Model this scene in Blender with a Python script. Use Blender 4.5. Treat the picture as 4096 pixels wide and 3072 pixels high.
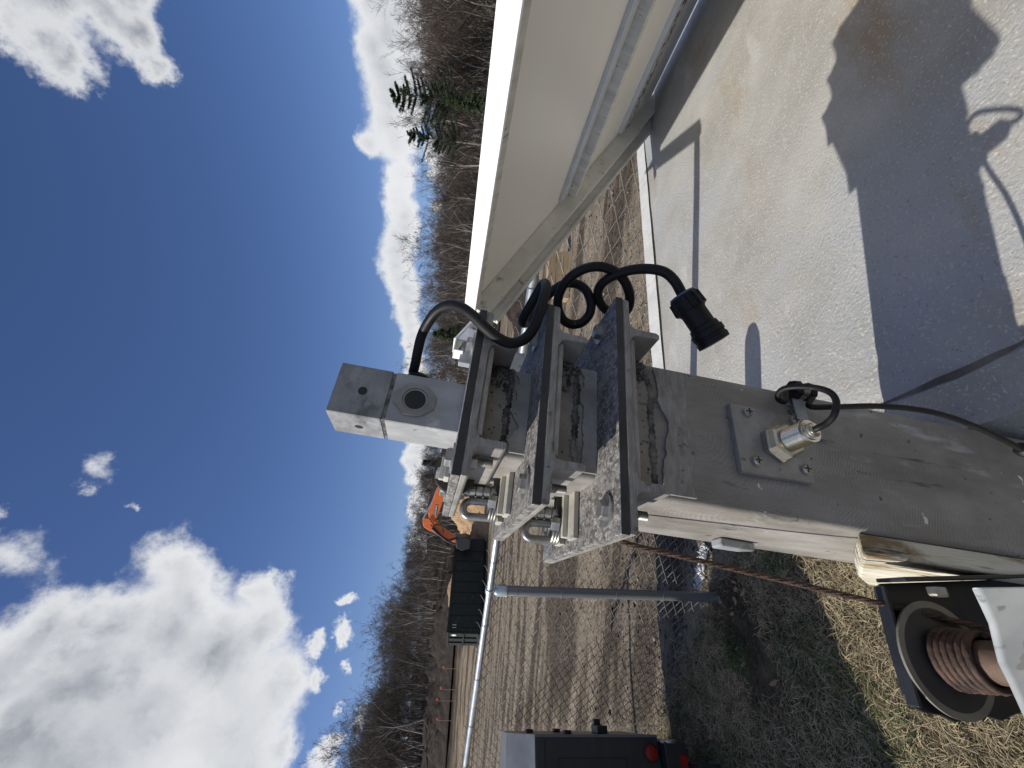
import bpy, bmesh, math, random
import numpy as np
from mathutils import Vector, Matrix, noise
random.seed(7); rng = np.random.default_rng(7)
for o in list(bpy.data.objects): bpy.data.objects.remove(o)
scn = bpy.context.scene; COL = scn.collection
PI = math.pi

# ------------------------------------------------------------------ camera
F = 1667.0; H = 1.9; S = 0.58          # focal length (photo px), eye height, trailer unit
W_ = np.array([.07, 1, -.08]); W_ /= np.linalg.norm(W_)
Fw = np.array([0, 0, 1.]) - W_[2]*W_; Fw /= np.linalg.norm(Fw)
Rw = np.array([W_[1]*Fw[2]-W_[2]*Fw[1], W_[2]*Fw[0]-W_[0]*Fw[2], W_[0]*Fw[1]-W_[1]*Fw[0]])
if Rw[0] < 0: Rw = -Rw
CW = np.stack([Rw, Fw, W_])            # camera axes (right, up, fwd) -> world
CAM = np.array([0, 0, H])
cam = bpy.data.objects.new('camera', bpy.data.cameras.new('camera')); COL.objects.link(cam)
cx = CW @ np.array([0, -1., 0]); cy = CW @ np.array([1., 0, 0]); cz = CW @ np.array([0, 0, -1.])
cam.matrix_world = Matrix([[cx[i], cy[i], cz[i], CAM[i]] for i in range(3)] + [[0, 0, 0, 1]])
cam.data.sensor_width = 36; cam.data.sensor_fit = 'HORIZONTAL'; cam.data.lens = F/4096*36
cam.data.clip_start = .01; cam.data.clip_end = 4000
scn.camera = cam

# trailer frame (right, depth, up) leaning on its drawbar
Dv = np.array([-894, 362, F]); Dv = Dv/np.linalg.norm(Dv)
R0 = np.array([2966, -352, F]); R_ = R0 - R0.dot(Dv)*Dv; R_ /= np.linalg.norm(R_)
U_ = np.cross(Dv, R_); U_ = U_ if U_[1] > 0 else -U_
TM = CW @ np.stack([R_, Dv, U_], axis=1)          # trailer (r,d,u) -> world
TMi = np.linalg.inv(TM)
def ray(x, y): return np.array([(1536-y)/F, (2048-x)/F, 1.])
def wr(x, y): return CW @ ray(x, y)
def tr(x, y): return TMi @ wr(x, y)
def on(x, y, ax, v):
    r = tr(x, y); return r*v/r['rdu'.index(ax)]
def oz(x, y, z): return tr(x, y)*z                # optical depth z in trailer units
def gp(x, y, z=0.0):
    v = wr(x, y); return v*((z-H)/v[2]) + CAM
def atY(x, y, Y):
    v = wr(x, y); return v*Y/v[1] + CAM

# ------------------------------------------------------------------ light
e_ = math.radians(34.8); hd = np.array([-1, .215]); hd /= np.linalg.norm(hd)
SUN = TM @ np.array([hd[0]*math.cos(e_), hd[1]*math.cos(e_), math.sin(e_)])
sun = bpy.data.lights.new('sun', 'SUN'); sun.energy = 5.0; sun.angle = math.radians(.53); sun.color = (1, .95, .86)
so = bpy.data.objects.new('sun', sun); COL.objects.link(so)
so.rotation_euler = Vector(SUN).to_track_quat('Z', 'Y').to_euler()
scn.view_settings.view_transform = 'Standard'; scn.view_settings.look = 'None'
scn.view_settings.exposure = 0.0; scn.view_settings.gamma = 1; scn.view_settings.use_curve_mapping = False

world = bpy.data.worlds.new('World'); scn.world = world; world.use_nodes = True
wt = world.node_tree; wt.nodes.clear()
def N(t, typ, **k):
    n = t.nodes.new(typ)
    for a, b in k.items():
        if a.startswith('i_'):
            key = a[2:]; n.inputs[int(key) if key.isdigit() else key.replace('_', ' ')].default_value = b
        else: setattr(n, a, b)
    return n
def math_(t, op, a, b=None, clamp=False):
    n = t.nodes.new('ShaderNodeMath'); n.operation = op; n.use_clamp = clamp
    if op == 'SMOOTH_MAX': n.inputs[2].default_value = .35
    for i, v in enumerate([a, b]):
        if v is None: continue
        if isinstance(v, (int, float)): n.inputs[i].default_value = v
        else: t.links.new(v, n.inputs[i])
    return n.outputs[0]
def build_sky():
    t = wt; L = t.links
    out = N(t, 'ShaderNodeOutputWorld'); bg = N(t, 'ShaderNodeBackground'); bg.inputs[1].default_value = 1.0
    sky = N(t, 'ShaderNodeTexSky', sky_type='NISHITA', sun_disc=False)
    sky.sun_elevation = math.asin(SUN[2]); sky.sun_rotation = math.atan2(SUN[0], SUN[1])
    sky.altitude = 250; sky.air_density = 1.0; sky.dust_density = .35; sky.ozone_density = 2.2
    sc = N(t, 'ShaderNodeVectorMath', operation='SCALE'); L.new(sky.outputs[0], sc.inputs[0]); sc.inputs['Scale'].default_value = .086
    tc = N(t, 'ShaderNodeTexCoord'); gen = tc.outputs['Generated']
    # ragged warp of the direction
    n0 = N(t, 'ShaderNodeTexNoise', noise_dimensions='3D'); n0.inputs['Scale'].default_value = 5.0; n0.inputs['Detail'].default_value = 9; n0.inputs['Roughness'].default_value = .62
    L.new(gen, n0.inputs['Vector'])
    sub = N(t, 'ShaderNodeVectorMath', operation='SUBTRACT'); L.new(n0.outputs['Color'], sub.inputs[0]); sub.inputs[1].default_value = (.5, .5, .5)
    w = N(t, 'ShaderNodeVectorMath', operation='SCALE'); L.new(sub.outputs[0], w.inputs[0]); w.inputs['Scale'].default_value = .16
    ad0 = N(t, 'ShaderNodeVectorMath', operation='ADD'); L.new(gen, ad0.inputs[0]); L.new(w.outputs[0], ad0.inputs[1])
    nh = N(t, 'ShaderNodeTexNoise'); nh.inputs['Scale'].default_value = 26.0; nh.inputs['Detail'].default_value = 8; nh.inputs['Roughness'].default_value = .66; L.new(gen, nh.inputs['Vector'])
    s9 = N(t, 'ShaderNodeVectorMath', operation='SUBTRACT'); L.new(nh.outputs['Color'], s9.inputs[0]); s9.inputs[1].default_value = (.5, .5, .5)
    w9 = N(t, 'ShaderNodeVectorMath', operation='SCALE'); L.new(s9.outputs[0], w9.inputs[0]); w9.inputs['Scale'].default_value = .055
    ad = N(t, 'ShaderNodeVectorMath', operation='ADD'); L.new(ad0.outputs[0], ad.inputs[0]); L.new(w9.outputs[0], ad.inputs[1])
    # clouds: (photo x, y, radius px, strength)
    BL = [(120,2560,220,1),(420,2480,200,.95),(260,2640,250,1),(0,2700,300,1),(60,3000,420,1),(330,2760,330,1),(330,3060,360,1),(640,2520,270,1),(560,2900,350,1),(860,2600,290,1),
          (900,2900,320,1),(720,2230,150,.85),(760,2380,200,1),(930,3080,260,1),(1090,2360,95,.9),(1060,2520,150,1),(1110,2750,150,1),(160,3150,420,1),(1130,3000,110,.9),
          (40,2230,130,.55),(0,2060,70,.5),(150,2330,60,.45),
          (60,60,150,.95),(230,30,170,1),(420,60,170,1),(560,150,140,.95),(640,280,90,.8),(300,260,140,.9),(200,180,150,.9),(380,380,80,.6),(520,-60,170,1),(100,-60,200,1),
          (400,1880,70,.42),(330,1980,50,.38),(540,2060,28,.42),(1250,2600,48,.8),(1265,2730,60,.85),(1380,2560,46,.85),(1395,2450,36,.8),(1390,2680,34,.7),(1370,2830,22,.6),
          (1330,3040,70,.9),(1360,2960,48,.8),(1460,2870,50,.6),
          (1030,2450,48,.6)]
    BAND = [(1500,180,110,1),(1620,60,110,1),(1480,560,60,.9),(1640,260,90,1),(1545,400,90,1),(1640,460,70,1),(1520,0,130,1),(1560,120,130,1),(1540,260,100,1),(1570,330,110,1),(1560,480,105,1),(1590,560,95,1),(1600,690,70,1),(1590,760,60,1),(1610,860,65,1),(1600,960,75,1),
            (1580,1060,66,1),(1620,1160,62,1),(1625,1260,52,1),(1650,1350,48,1),(1655,1450,42,1),(1660,1560,38,1),(1665,1700,40,1),(1670,1800,42,1),(1665,1900,44,1),(1680,1990,40,1),
            (1700,2080,46,1),(1665,2150,34,1),(1700,2220,40,.95),(1690,30,80,1),(1700,180,80,1),(1710,330,60,.9),(1740,620,50,1),(1745,700,40,1),(1750,820,30,.9),(1760,950,26,.8),(1470,10,90,1),(1760,1060,20,.6),(1760,1500,30,.6)]
    acc = None
    ch = sorted([b for b in BAND if b[1] > 540 and b[2] > 33], key=lambda b: b[1])
    BAND += [((a[0]+b[0])/2+8*(-1)**i, (a[1]+b[1])/2, (a[2]+b[2])/2*1.0, 1) for i, (a, b) in enumerate(zip(ch[:-1], ch[1:])) if abs(a[0]-b[0]) < 70]
    Lc = [(b, 0) for b in BL] + [(b, 1) for b in BAND]
    for (x, y, r, s), kind in Lc:
        v = wr(x, y); v = v/np.linalg.norm(v)
        ang = r/F/(1+((x-2048)/F)**2+((y-1536)/F)**2)**.75 * (1.30 if kind == 0 else 1.36)
        d = N(t, 'ShaderNodeVectorMath', operation='DISTANCE'); L.new(ad.outputs[0] if kind == 0 else ad2(t, gen, n0), d.inputs[0]); d.inputs[1].default_value = tuple(v)
        q = math_(t, 'MULTIPLY', d.outputs['Value'], -s/ang); q = math_(t, 'ADD', q, s)
        acc = q if acc is None else math_(t, 'SMOOTH_MAX', acc, q)
    # sky elsewhere: unseen clouds behind camera and overhead, cover tuned to neutralise shadow fill
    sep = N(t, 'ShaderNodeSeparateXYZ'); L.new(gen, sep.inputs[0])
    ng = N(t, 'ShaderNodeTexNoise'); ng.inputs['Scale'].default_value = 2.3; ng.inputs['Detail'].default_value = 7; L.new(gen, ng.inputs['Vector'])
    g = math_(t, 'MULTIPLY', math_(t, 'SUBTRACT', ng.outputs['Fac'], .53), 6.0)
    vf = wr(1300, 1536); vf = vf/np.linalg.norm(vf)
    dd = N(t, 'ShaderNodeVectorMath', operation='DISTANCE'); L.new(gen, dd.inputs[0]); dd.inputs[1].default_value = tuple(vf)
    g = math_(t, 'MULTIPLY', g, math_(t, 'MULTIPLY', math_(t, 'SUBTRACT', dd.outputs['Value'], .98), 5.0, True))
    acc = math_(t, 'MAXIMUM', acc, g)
    # wisps
    mask = N(t, 'ShaderNodeMapRange', interpolation_type='SMOOTHSTEP'); L.new(acc, mask.inputs['Value'])
    mask.inputs['From Min'].default_value = .08; mask.inputs['From Max'].default_value = .52
    # shading of the clouds
    n2 = N(t, 'ShaderNodeTexNoise'); n2.inputs['Scale'].default_value = 2.6; n2.inputs['Detail'].default_value = 8; n2.inputs['Roughness'].default_value = .55; L.new(ad.outputs[0], n2.inputs['Vector'])
    cr = N(t, 'ShaderNodeValToRGB'); L.new(n2.outputs['Fac'], cr.inputs[0])
    cr.color_ramp.elements[0].position = .40; cr.color_ramp.elements[0].color = (.27, .29, .34, 1)
    cr.color_ramp.elements[1].position = .60; cr.color_ramp.elements[1].color = (.74, .75, .78, 1)
    # thin edge parts stay bright
    ed = N(t, 'ShaderNodeMapRange'); L.new(acc, ed.inputs['Value']); ed.inputs['From Min'].default_value = .32; ed.inputs['From Max'].default_value = 1.0
    lo = N(t, 'ShaderNodeMapRange'); L.new(sep.outputs['Z'], lo.inputs['Value']); lo.inputs['From Min'].default_value = .22; lo.inputs['From Max'].default_value = .5
    thick = math_(t, 'MULTIPLY', ed.outputs[0], math_(t, 'ADD', math_(t, 'MULTIPLY', lo.outputs[0], .45), .55))
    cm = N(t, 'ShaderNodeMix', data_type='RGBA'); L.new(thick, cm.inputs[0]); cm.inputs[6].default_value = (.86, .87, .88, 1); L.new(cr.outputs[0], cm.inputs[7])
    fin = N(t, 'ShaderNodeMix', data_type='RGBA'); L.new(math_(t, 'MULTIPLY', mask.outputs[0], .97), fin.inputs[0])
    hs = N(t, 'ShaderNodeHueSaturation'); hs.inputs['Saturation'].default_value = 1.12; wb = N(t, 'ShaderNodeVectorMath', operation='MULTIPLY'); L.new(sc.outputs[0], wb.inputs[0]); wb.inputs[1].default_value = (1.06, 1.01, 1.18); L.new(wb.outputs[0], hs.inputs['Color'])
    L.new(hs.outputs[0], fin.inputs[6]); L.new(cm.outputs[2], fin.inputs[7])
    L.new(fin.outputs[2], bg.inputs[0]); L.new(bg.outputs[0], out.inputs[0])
_a2 = []
def ad2(t, gen, n0):
    if not _a2:
        n = N(t, 'ShaderNodeTexNoise'); n.inputs['Scale'].default_value = 17.0; n.inputs['Detail'].default_value = 9; n.inputs['Roughness'].default_value = .64
        t.links.new(gen, n.inputs['Vector'])
        s1 = N(t, 'ShaderNodeVectorMath', operation='SUBTRACT'); t.links.new(n.outputs['Color'], s1.inputs[0]); s1.inputs[1].default_value = (.5, .5, .5)
        w = N(t, 'ShaderNodeVectorMath', operation='SCALE'); t.links.new(s1.outputs[0], w.inputs[0]); w.inputs['Scale'].default_value = .062
        ad = N(t, 'ShaderNodeVectorMath', operation='ADD'); t.links.new(gen, ad.inputs[0]); t.links.new(w.outputs[0], ad.inputs[1])
        _a2.append(ad.outputs[0])
    return _a2[0]
build_sky()
world.cycles.sampling_method = 'MANUAL'; world.cycles.sample_map_resolution = 512

# ------------------------------------------------------------------ materials
def mat(name, c1, c2, scale=8, detail=6, rough=.6, metal=0., bump=.2, bscale=60, stretch=(1, 1, 1), bdist=.002,
        speck=None, stain=None, lines=None, spec=.5, rough2=None, coords='Object', ramp=(.35, .65)):
    m = bpy.data.materials.new(name); m.use_nodes = True; t = m.node_tree; L = t.links
    b = t.nodes['Principled BSDF']; b.inputs['Metallic'].default_value = metal; b.inputs['Roughness'].default_value = rough
    b.inputs['Specular IOR Level'].default_value = spec
    tc = N(t, 'ShaderNodeTexCoord'); mp = N(t, 'ShaderNodeMapping'); L.new(tc.outputs[coords], mp.inputs[0]); mp.inputs['Scale'].default_value = stretch
    n1 = N(t, 'ShaderNodeTexNoise'); n1.inputs['Scale'].default_value = scale; n1.inputs['Detail'].default_value = detail; n1.inputs['Roughness'].default_value = .62; L.new(mp.outputs[0], n1.inputs['Vector'])
    cr = N(t, 'ShaderNodeValToRGB'); cr.color_ramp.elements[0].position = ramp[0]; cr.color_ramp.elements[1].position = ramp[1]
    cr.color_ramp.elements[0].color = (*c1, 1); cr.color_ramp.elements[1].color = (*c2, 1); L.new(n1.outputs['Fac'], cr.inputs[0]); colr = cr.outputs[0]
    def layer(colr, fac, c):
        mx = N(t, 'ShaderNodeMix', data_type='RGBA'); L.new(fac, mx.inputs[0]); L.new(colr, mx.inputs[6]); mx.inputs[7].default_value = (*c, 1); return mx.outputs[2]
    if stain:
        for (c, sc, lo, hi, st) in stain:
            mq = N(t, 'ShaderNodeMapping'); L.new(tc.outputs[coords], mq.inputs[0]); mq.inputs['Scale'].default_value = st; mq.inputs['Location'].default_value = (sc, sc*.3, 3.1)
            n3 = N(t, 'ShaderNodeTexNoise'); n3.inputs['Scale'].default_value = sc; n3.inputs['Detail'].default_value = 8; n3.inputs['Roughness'].default_value = .65; L.new(mq.outputs[0], n3.inputs['Vector'])
            mr = N(t, 'ShaderNodeMapRange'); L.new(n3.outputs['Fac'], mr.inputs[0]); mr.inputs[1].default_value = lo; mr.inputs[2].default_value = hi
            colr = layer(colr, mr.outputs[0], c)
    if speck:
        for (c, sc, thr) in speck:
            vo = N(t, 'ShaderNodeTexNoise'); vo.inputs['Scale'].default_value = sc; vo.inputs['Detail'].default_value = 2; L.new(tc.outputs[coords], vo.inputs['Vector'])
            mr = N(t, 'ShaderNodeMapRange'); L.new(vo.outputs['Fac'], mr.inputs[0]); mr.inputs[1].default_value = thr; mr.inputs[2].default_value = thr+.03
            colr = layer(colr, mr.outputs[0], c)
    hgt = None
    n2 = N(t, 'ShaderNodeTexNoise'); n2.inputs['Scale'].default_value = bscale; n2.inputs['Detail'].default_value = 4; L.new(mp.outputs[0], n2.inputs['Vector']); hgt = n2.outputs['Fac']
    if lines:
        for (ax, sc, amt, c) in lines:   # fine worn lines / grinding swirls
            wv = N(t, 'ShaderNodeTexWave', wave_type='BANDS' if isinstance(ax, str) else 'RINGS', wave_profile='SIN')
            if not isinstance(ax, str): wv.rings_direction = 'SPHERICAL'
            else: wv.bands_direction = ax
            wv.inputs['Scale'].default_value = sc; wv.inputs['Distortion'].default_value = 3 if isinstance(ax, str) else 4.5; wv.inputs['Detail'].default_value = 4; wv.inputs['Detail Scale'].default_value = 2.2
            mo = N(t, 'ShaderNodeMapping'); L.new(tc.outputs[coords], mo.inputs[0]); mo.inputs['Location'].default_value = (0, 0, 0) if isinstance(ax, str) else ax
            L.new(mo.outputs[0], wv.inputs['Vector'])
            nm = N(t, 'ShaderNodeTexNoise'); nm.inputs['Scale'].default_value = 26; nm.inputs['Detail'].default_value = 6; L.new(mo.outputs[0], nm.inputs['Vector'])
            mk = N(t, 'ShaderNodeMapRange'); L.new(nm.outputs['Fac'], mk.inputs[0]); mk.inputs[1].default_value = .45; mk.inputs[2].default_value = .62
            pw = math_(t, 'POWER', wv.outputs['Fac'], 3.0)
            f = math_(t, 'MULTIPLY', math_(t, 'MULTIPLY', pw, mk.outputs[0]), amt)
            colr = layer(colr, f, c); hgt = math_(t, 'ADD', hgt, math_(t, 'MULTIPLY', f, .5))
    L.new(colr, b.inputs['Base Color'])
    if rough2 is not None:
        rr = N(t, 'ShaderNodeMapRange'); L.new(n1.outputs['Fac'], rr.inputs[0]); rr.inputs[1].default_value = .35; rr.inputs[2].default_value = .65; rr.inputs[3].default_value = rough; rr.inputs[4].default_value = rough2
        L.new(rr.outputs[0], b.inputs['Roughness'])
    if bump:
        bp = N(t, 'ShaderNodeBump'); bp.inputs['Strength'].default_value = bump; bp.inputs['Distance'].default_value = bdist; L.new(hgt, bp.inputs['Height']); L.new(bp.outputs[0], b.inputs['Normal'])
    return m

M = {}
M['alu'] = mat('weathered_aluminium', (.19,.176,.154), (.35,.33,.30), scale=22, rough=.52, rough2=.7, metal=.12, bump=.35, bscale=260, bdist=.0006, stretch=(1,1,.35),
    stain=[((.62,.63,.62), 14, .60, .74, (2.5,1,.6)), ((.12,.11,.10), 5, .56, .70, (1,1,1)), ((.10,.095,.09), 40, .62, .70, (3,1,.35))], speck=[((.10,.095,.09), 120, .70), ((.8,.8,.78), 90, .73)],
    lines=[((.0,.06,-1.085), 90, .26, (.11,.105,.10)), ((-.02,.06,-1.02), 130, .26, (.56,.55,.53))])
M['alu_plain'] = mat('mill_aluminium', (.21,.198,.18), (.36,.345,.318), scale=35, rough=.5, metal=.1, bump=.3, bscale=400, bdist=.0005, speck=[((.15,.14,.13), 150, .70)],
    stain=[((.20,.19,.175), 12, .58, .72, (1,1,1))], lines=[('Z', 120, .5, (.24,.23,.21))])
M['alu_head'] = mat('head_aluminium', (.30,.305,.305), (.43,.435,.435), scale=40, rough=.55, metal=.1, bump=.2, bscale=300, bdist=.0005, stretch=(1,1,.5),
    stain=[((.17,.165,.16), 14, .60, .72, (1.6,1.6,.7)), ((.66,.67,.64), 12, .60, .7, (1,1,1))], speck=[((.12,.11,.10), 200, .72)])
M['alu_head_top'] = mat('soot_stained_aluminium', (.17,.17,.17), (.33,.335,.34), scale=30, rough=.6, metal=.1, bump=.25, bscale=260, bdist=.0005, stretch=(1,1,2),
    stain=[((.07,.07,.07), 18, .55, .7, (1,1,2)), ((.50,.49,.45), 22, .60, .72, (1,1,3))])
M['cut'] = mat('saw_cut_aluminium', (.21,.197,.18), (.36,.345,.32), scale=60, rough=.5, metal=.12, bump=.8, bscale=220, bdist=.001, stretch=(1,1,3.2), speck=[((.15,.14,.12), 130, .66)], lines=[('Z', 160, .6, (.22,.21,.19))])
M['weld'] = mat('weld_bead', (.03,.028,.026), (.25,.24,.22), scale=90, rough=.5, metal=.3, bump=.9, bscale=220, bdist=.002)
M['pad'] = mat('wear_pad_top', (.085,.080,.075), (.22,.208,.195), scale=170, detail=3, rough=.7, bump=.5, bscale=500, bdist=.0008, stretch=(1,.5,1), stain=[((.38,.365,.34), 420, .52, .62, (1,.6,1)), ((.07,.066,.062), 9, .58, .72, (1,1,1))], ramp=(.4,.6))
M['padedge'] = mat('wear_pad_edge', (.022,.022,.023), (.045,.044,.044), scale=40, rough=.55, bump=.2, bscale=300)
M['bar'] = mat('pale_pulley_plate', (.42,.40,.34), (.55,.53,.46), scale=40, rough=.5, metal=.1, bump=.3, bscale=300, stretch=(1,1,1), stain=[((.25,.24,.21), 25, .62,.72,(3,1,1))])
M['rubber'] = mat('black_rubber', (.006,.006,.0065), (.012,.012,.0125), scale=30, spec=.28, rough=.45, rough2=.6, bump=.15, bscale=300, bdist=.0006, speck=[((.06,.058,.055), 190, .73)])
M['rubber_blue'] = mat('blue_seal', (.05,.11,.16), (.08,.15,.21), rough=.5)
M['zinc'] = mat('zinc_plated_steel', (.26,.255,.24), (.46,.455,.43), scale=60, rough=.38, metal=.75, bump=.15, bscale=400, bdist=.0004, stain=[((.16,.15,.13), 40, .60,.72,(1,1,1))])
M['brass'] = mat('nickel_barrel', (.60,.57,.50), (.74,.71,.62), scale=60, rough=.25, metal=1., bump=.05)
M['nut'] = mat('nickel_nut', (.36,.33,.27), (.52,.49,.42), scale=60, rough=.35, metal=.9, bump=.2, bscale=200)
M['rust'] = mat('rusty_rope_wire', (.035,.022,.017), (.115,.067,.047), scale=90, rough=.75, metal=.2, bump=.6, bscale=300, bdist=.001)
M['rust_drum'] = mat('rusty_drum', (.10,.062,.045), (.19,.125,.09), scale=30, rough=.7, metal=.2, bump=.4, bscale=120)
M['blacksteel'] = mat('black_painted_steel', (.012,.013,.016), (.028,.029,.033), scale=20, rough=.42, bump=.15, bscale=160, bdist=.001, stain=[((.07,.07,.07), 18,.63,.72,(1,1,1))])
M['flange'] = mat('worn_flange_steel', (.03,.028,.025), (.06,.055,.05), scale=14, rough=.6, bump=.2, bscale=160)
M['flange_rim'] = mat('bare_rim_steel', (.20,.185,.15), (.30,.28,.23), scale=30, rough=.5, metal=.4)
M['galv'] = mat('galvanised_cover', (.33,.35,.36), (.46,.48,.485), scale=16, detail=3, rough=.5, metal=.3, bump=.1, bscale=120, speck=[((.26,.27,.27), 60, .60)], stain=[((.30,.29,.26), 6, .60,.7,(1,1,1))])
M['galvpipe'] = mat('galvanised_pipe', (.40,.43,.45), (.60,.63,.65), scale=8, rough=.33, metal=.7, bump=.1, bscale=40, speck=[((.36,.35,.33), 50, .7)])
M['poststeel'] = mat('dull_galvanised_post', (.16,.18,.19), (.25,.27,.28), scale=8, rough=.45, metal=.55, bump=.1, bscale=60, stretch=(1,1,.1))
M['wire'] = mat('galvanised_wire', (.13,.125,.115), (.22,.215,.20), scale=12, rough=.65, metal=.2, bump=0)
M['cracked'] = mat('cracked_cream_paint', (.56,.52,.40), (.76,.73,.62), scale=40, rough=.7, bump=1., bscale=110, stretch=(1,1,.15), bdist=.004, stain=[((.24,.17,.08), 30, .52, .62, (1,1,.25)), ((.09,.075,.05), 90, .56,.62,(1,1,.10))])
M['white'] = mat('white_painted_frame', (.74,.745,.74), (.82,.825,.82), scale=30, rough=.5, bump=.5, bscale=300, bdist=.0006, stretch=(1,.2,1), speck=[((.18,.17,.15), 45, .78)])
M['beam'] = mat('weathered_white_beam', (.46,.44,.39), (.64,.62,.56), scale=10, rough=.65, bump=.35, bscale=140, bdist=.001, stretch=(.25,4,.5), stain=[((.17,.16,.14), 30, .60,.72,(.5,5,.9)), ((.09,.075,.06), 9, .66, .76,(1,1,1))], speck=[((.16,.14,.12), 90, .72)])
M['grime'] = mat('grimy_lip', (.07,.06,.05), (.45,.43,.40), scale=45, rough=.8, bump=.6, bscale=120, bdist=.002, ramp=(.42,.56))
M['rail_alu'] = mat('clean_grey_rail', (.46,.48,.50), (.52,.54,.56), scale=20, rough=.45, metal=.2, bump=.05)
M['sheet'] = mat('cream_back_sheet', (.74,.71,.64), (.80,.77,.70), scale=2.5, detail=3, rough=.35, bump=.06, bscale=8, bdist=.004, stretch=(1,.12,1))
M['sheet_top'] = mat('dark_glass_cells', (.01,.012,.03), (.02,.022,.05), rough=.15, bump=0)
M['lidgrey'] = mat('weathered_lid', (.335,.325,.30), (.475,.468,.445), scale=5, detail=8, rough=.62, rough2=.5, bump=.8, bscale=210, bdist=.0018, spec=.4,
    stain=[((.36,.27,.17), 3.0, .58, .72, (.5,2.2,1)), ((.60,.60,.60), 6, .58, .74, (.5,1.8,1)), ((.40,.42,.44), 2.2, .50, .66, (1,1,1))], speck=[((.54,.52,.47), 260, .61), ((.33,.31,.28), 200, .66), ((.10,.09,.08), 40, .78)])
M['lip'] = mat('white_lid_lip', (.62,.62,.60), (.76,.76,.74), scale=12, rough=.5, bump=.4, bscale=120, bdist=.002, stain=[((.35,.33,.29), 18,.6,.72,(2,.4,1))])
M['mud'] = mat('dried_mud', (.10,.085,.07), (.22,.19,.16), scale=20, rough=.9, bump=.6, bscale=120)
M['dark'] = mat('dark_enclosure_paint', (.022,.025,.030), (.034,.037,.043), scale=6, rough=.30, bump=.04, bscale=40, stain=[((.06,.06,.06), 5, .6,.75,(1,1,3))])
M['darklid'] = mat('slate_lid_paint', (.12,.13,.145), (.17,.18,.195), scale=6, rough=.28, bump=.03, bscale=40)
M['black'] = mat('black_trim', (.006,.006,.007), (.012,.012,.012), rough=.5)
M['red'] = mat('red_lens', (.20,.010,.008), (.27,.015,.012), rough=.25)
M['flagred'] = mat('red_flag_cloth', (.62,.05,.04), (.75,.09,.07), rough=.7)
M['greenpaint'] = mat('dark_green_container_paint', (.006,.010,.008), (.014,.022,.017), scale=3, rough=.6, bump=.1, bscale=20, stain=[((.13,.14,.13), 2.5, .62,.76,(1,1,2))])
M['orange'] = mat('orange_machine_paint', (.62,.13,.025), (.75,.18,.04), scale=3, rough=.45, bump=.05)
M['cyl'] = mat('steel_cylinder', (.35,.36,.38), (.5,.5,.52), rough=.3, metal=.7)
M['chips'] = mat('wood_chips', (.24,.145,.075), (.52,.36,.21), scale=9, detail=10, rough=.9, bump=1.0, bscale=14, bdist=.08)
M['soil'] = mat('dark_soil', (.008,.005,.004), (.034,.022,.016), scale=2.2, detail=10, rough=.95, bump=1., bscale=9, bdist=.08)
M['lumber'] = mat('fresh_lumber', (.27,.19,.11), (.42,.31,.19), scale=5, rough=.7, bump=.2, bscale=60, stretch=(.15,5,5))
M['bark'] = mat('grey_bark', (.10,.088,.075), (.22,.20,.17), scale=3, rough=.9, bump=.5, bscale=12, bdist=.02, stretch=(1,1,.3))
M['barkpale'] = mat('pale_bark', (.24,.21,.175), (.42,.385,.33), scale=3, rough=.85, bump=.3, bscale=10, bdist=.02)
M['twig'] = mat('brown_twigs', (.042,.032,.027), (.09,.07,.058), scale=.6, rough=.9, bump=0)
M['needle'] = mat('dark_needles', (.009,.018,.009), (.028,.046,.020), scale=1.3, rough=.8, bump=0)
M['hemlock'] = mat('hemlock_needles', (.014,.028,.009), (.045,.068,.02), scale=1.0, rough=.8, bump=0)
M['straw'] = mat('dry_grass', (.20,.155,.085), (.52,.43,.26), scale=9, rough=.8, bump=0, coords='Object', ramp=(.3,.7))
M['thatch'] = mat('dead_thatch', (.045,.035,.022), (.145,.115,.072), scale=11, rough=.9, bump=0)
M['green'] = mat('green_grass', (.035,.062,.014), (.095,.145,.035), scale=7, rough=.7, bump=0)
M['leaf'] = mat('brown_leaf', (.20,.11,.06), (.38,.24,.14), scale=20, rough=.8, bump=.3, bscale=100)
M['stone'] = mat('pale_clods', (.14,.115,.085), (.30,.25,.19), scale=9, rough=.9, bump=.3, bscale=60)
M['plastic'] = mat('crumpled_white_plastic', (.5,.5,.5), (.7,.7,.7), rough=.4, bump=.5, bscale=40)
M['tyre'] = mat('tyre_rubber', (.015,.015,.015), (.03,.03,.03), rough=.8)
M['labelwhite'] = mat('white_decal', (.75,.75,.73), (.8,.8,.78), rough=.5, bump=0)
M['labelgrey'] = mat('dark_grey_decal', (.06,.07,.085), (.08,.09,.10), rough=.5, bump=0)

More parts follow.
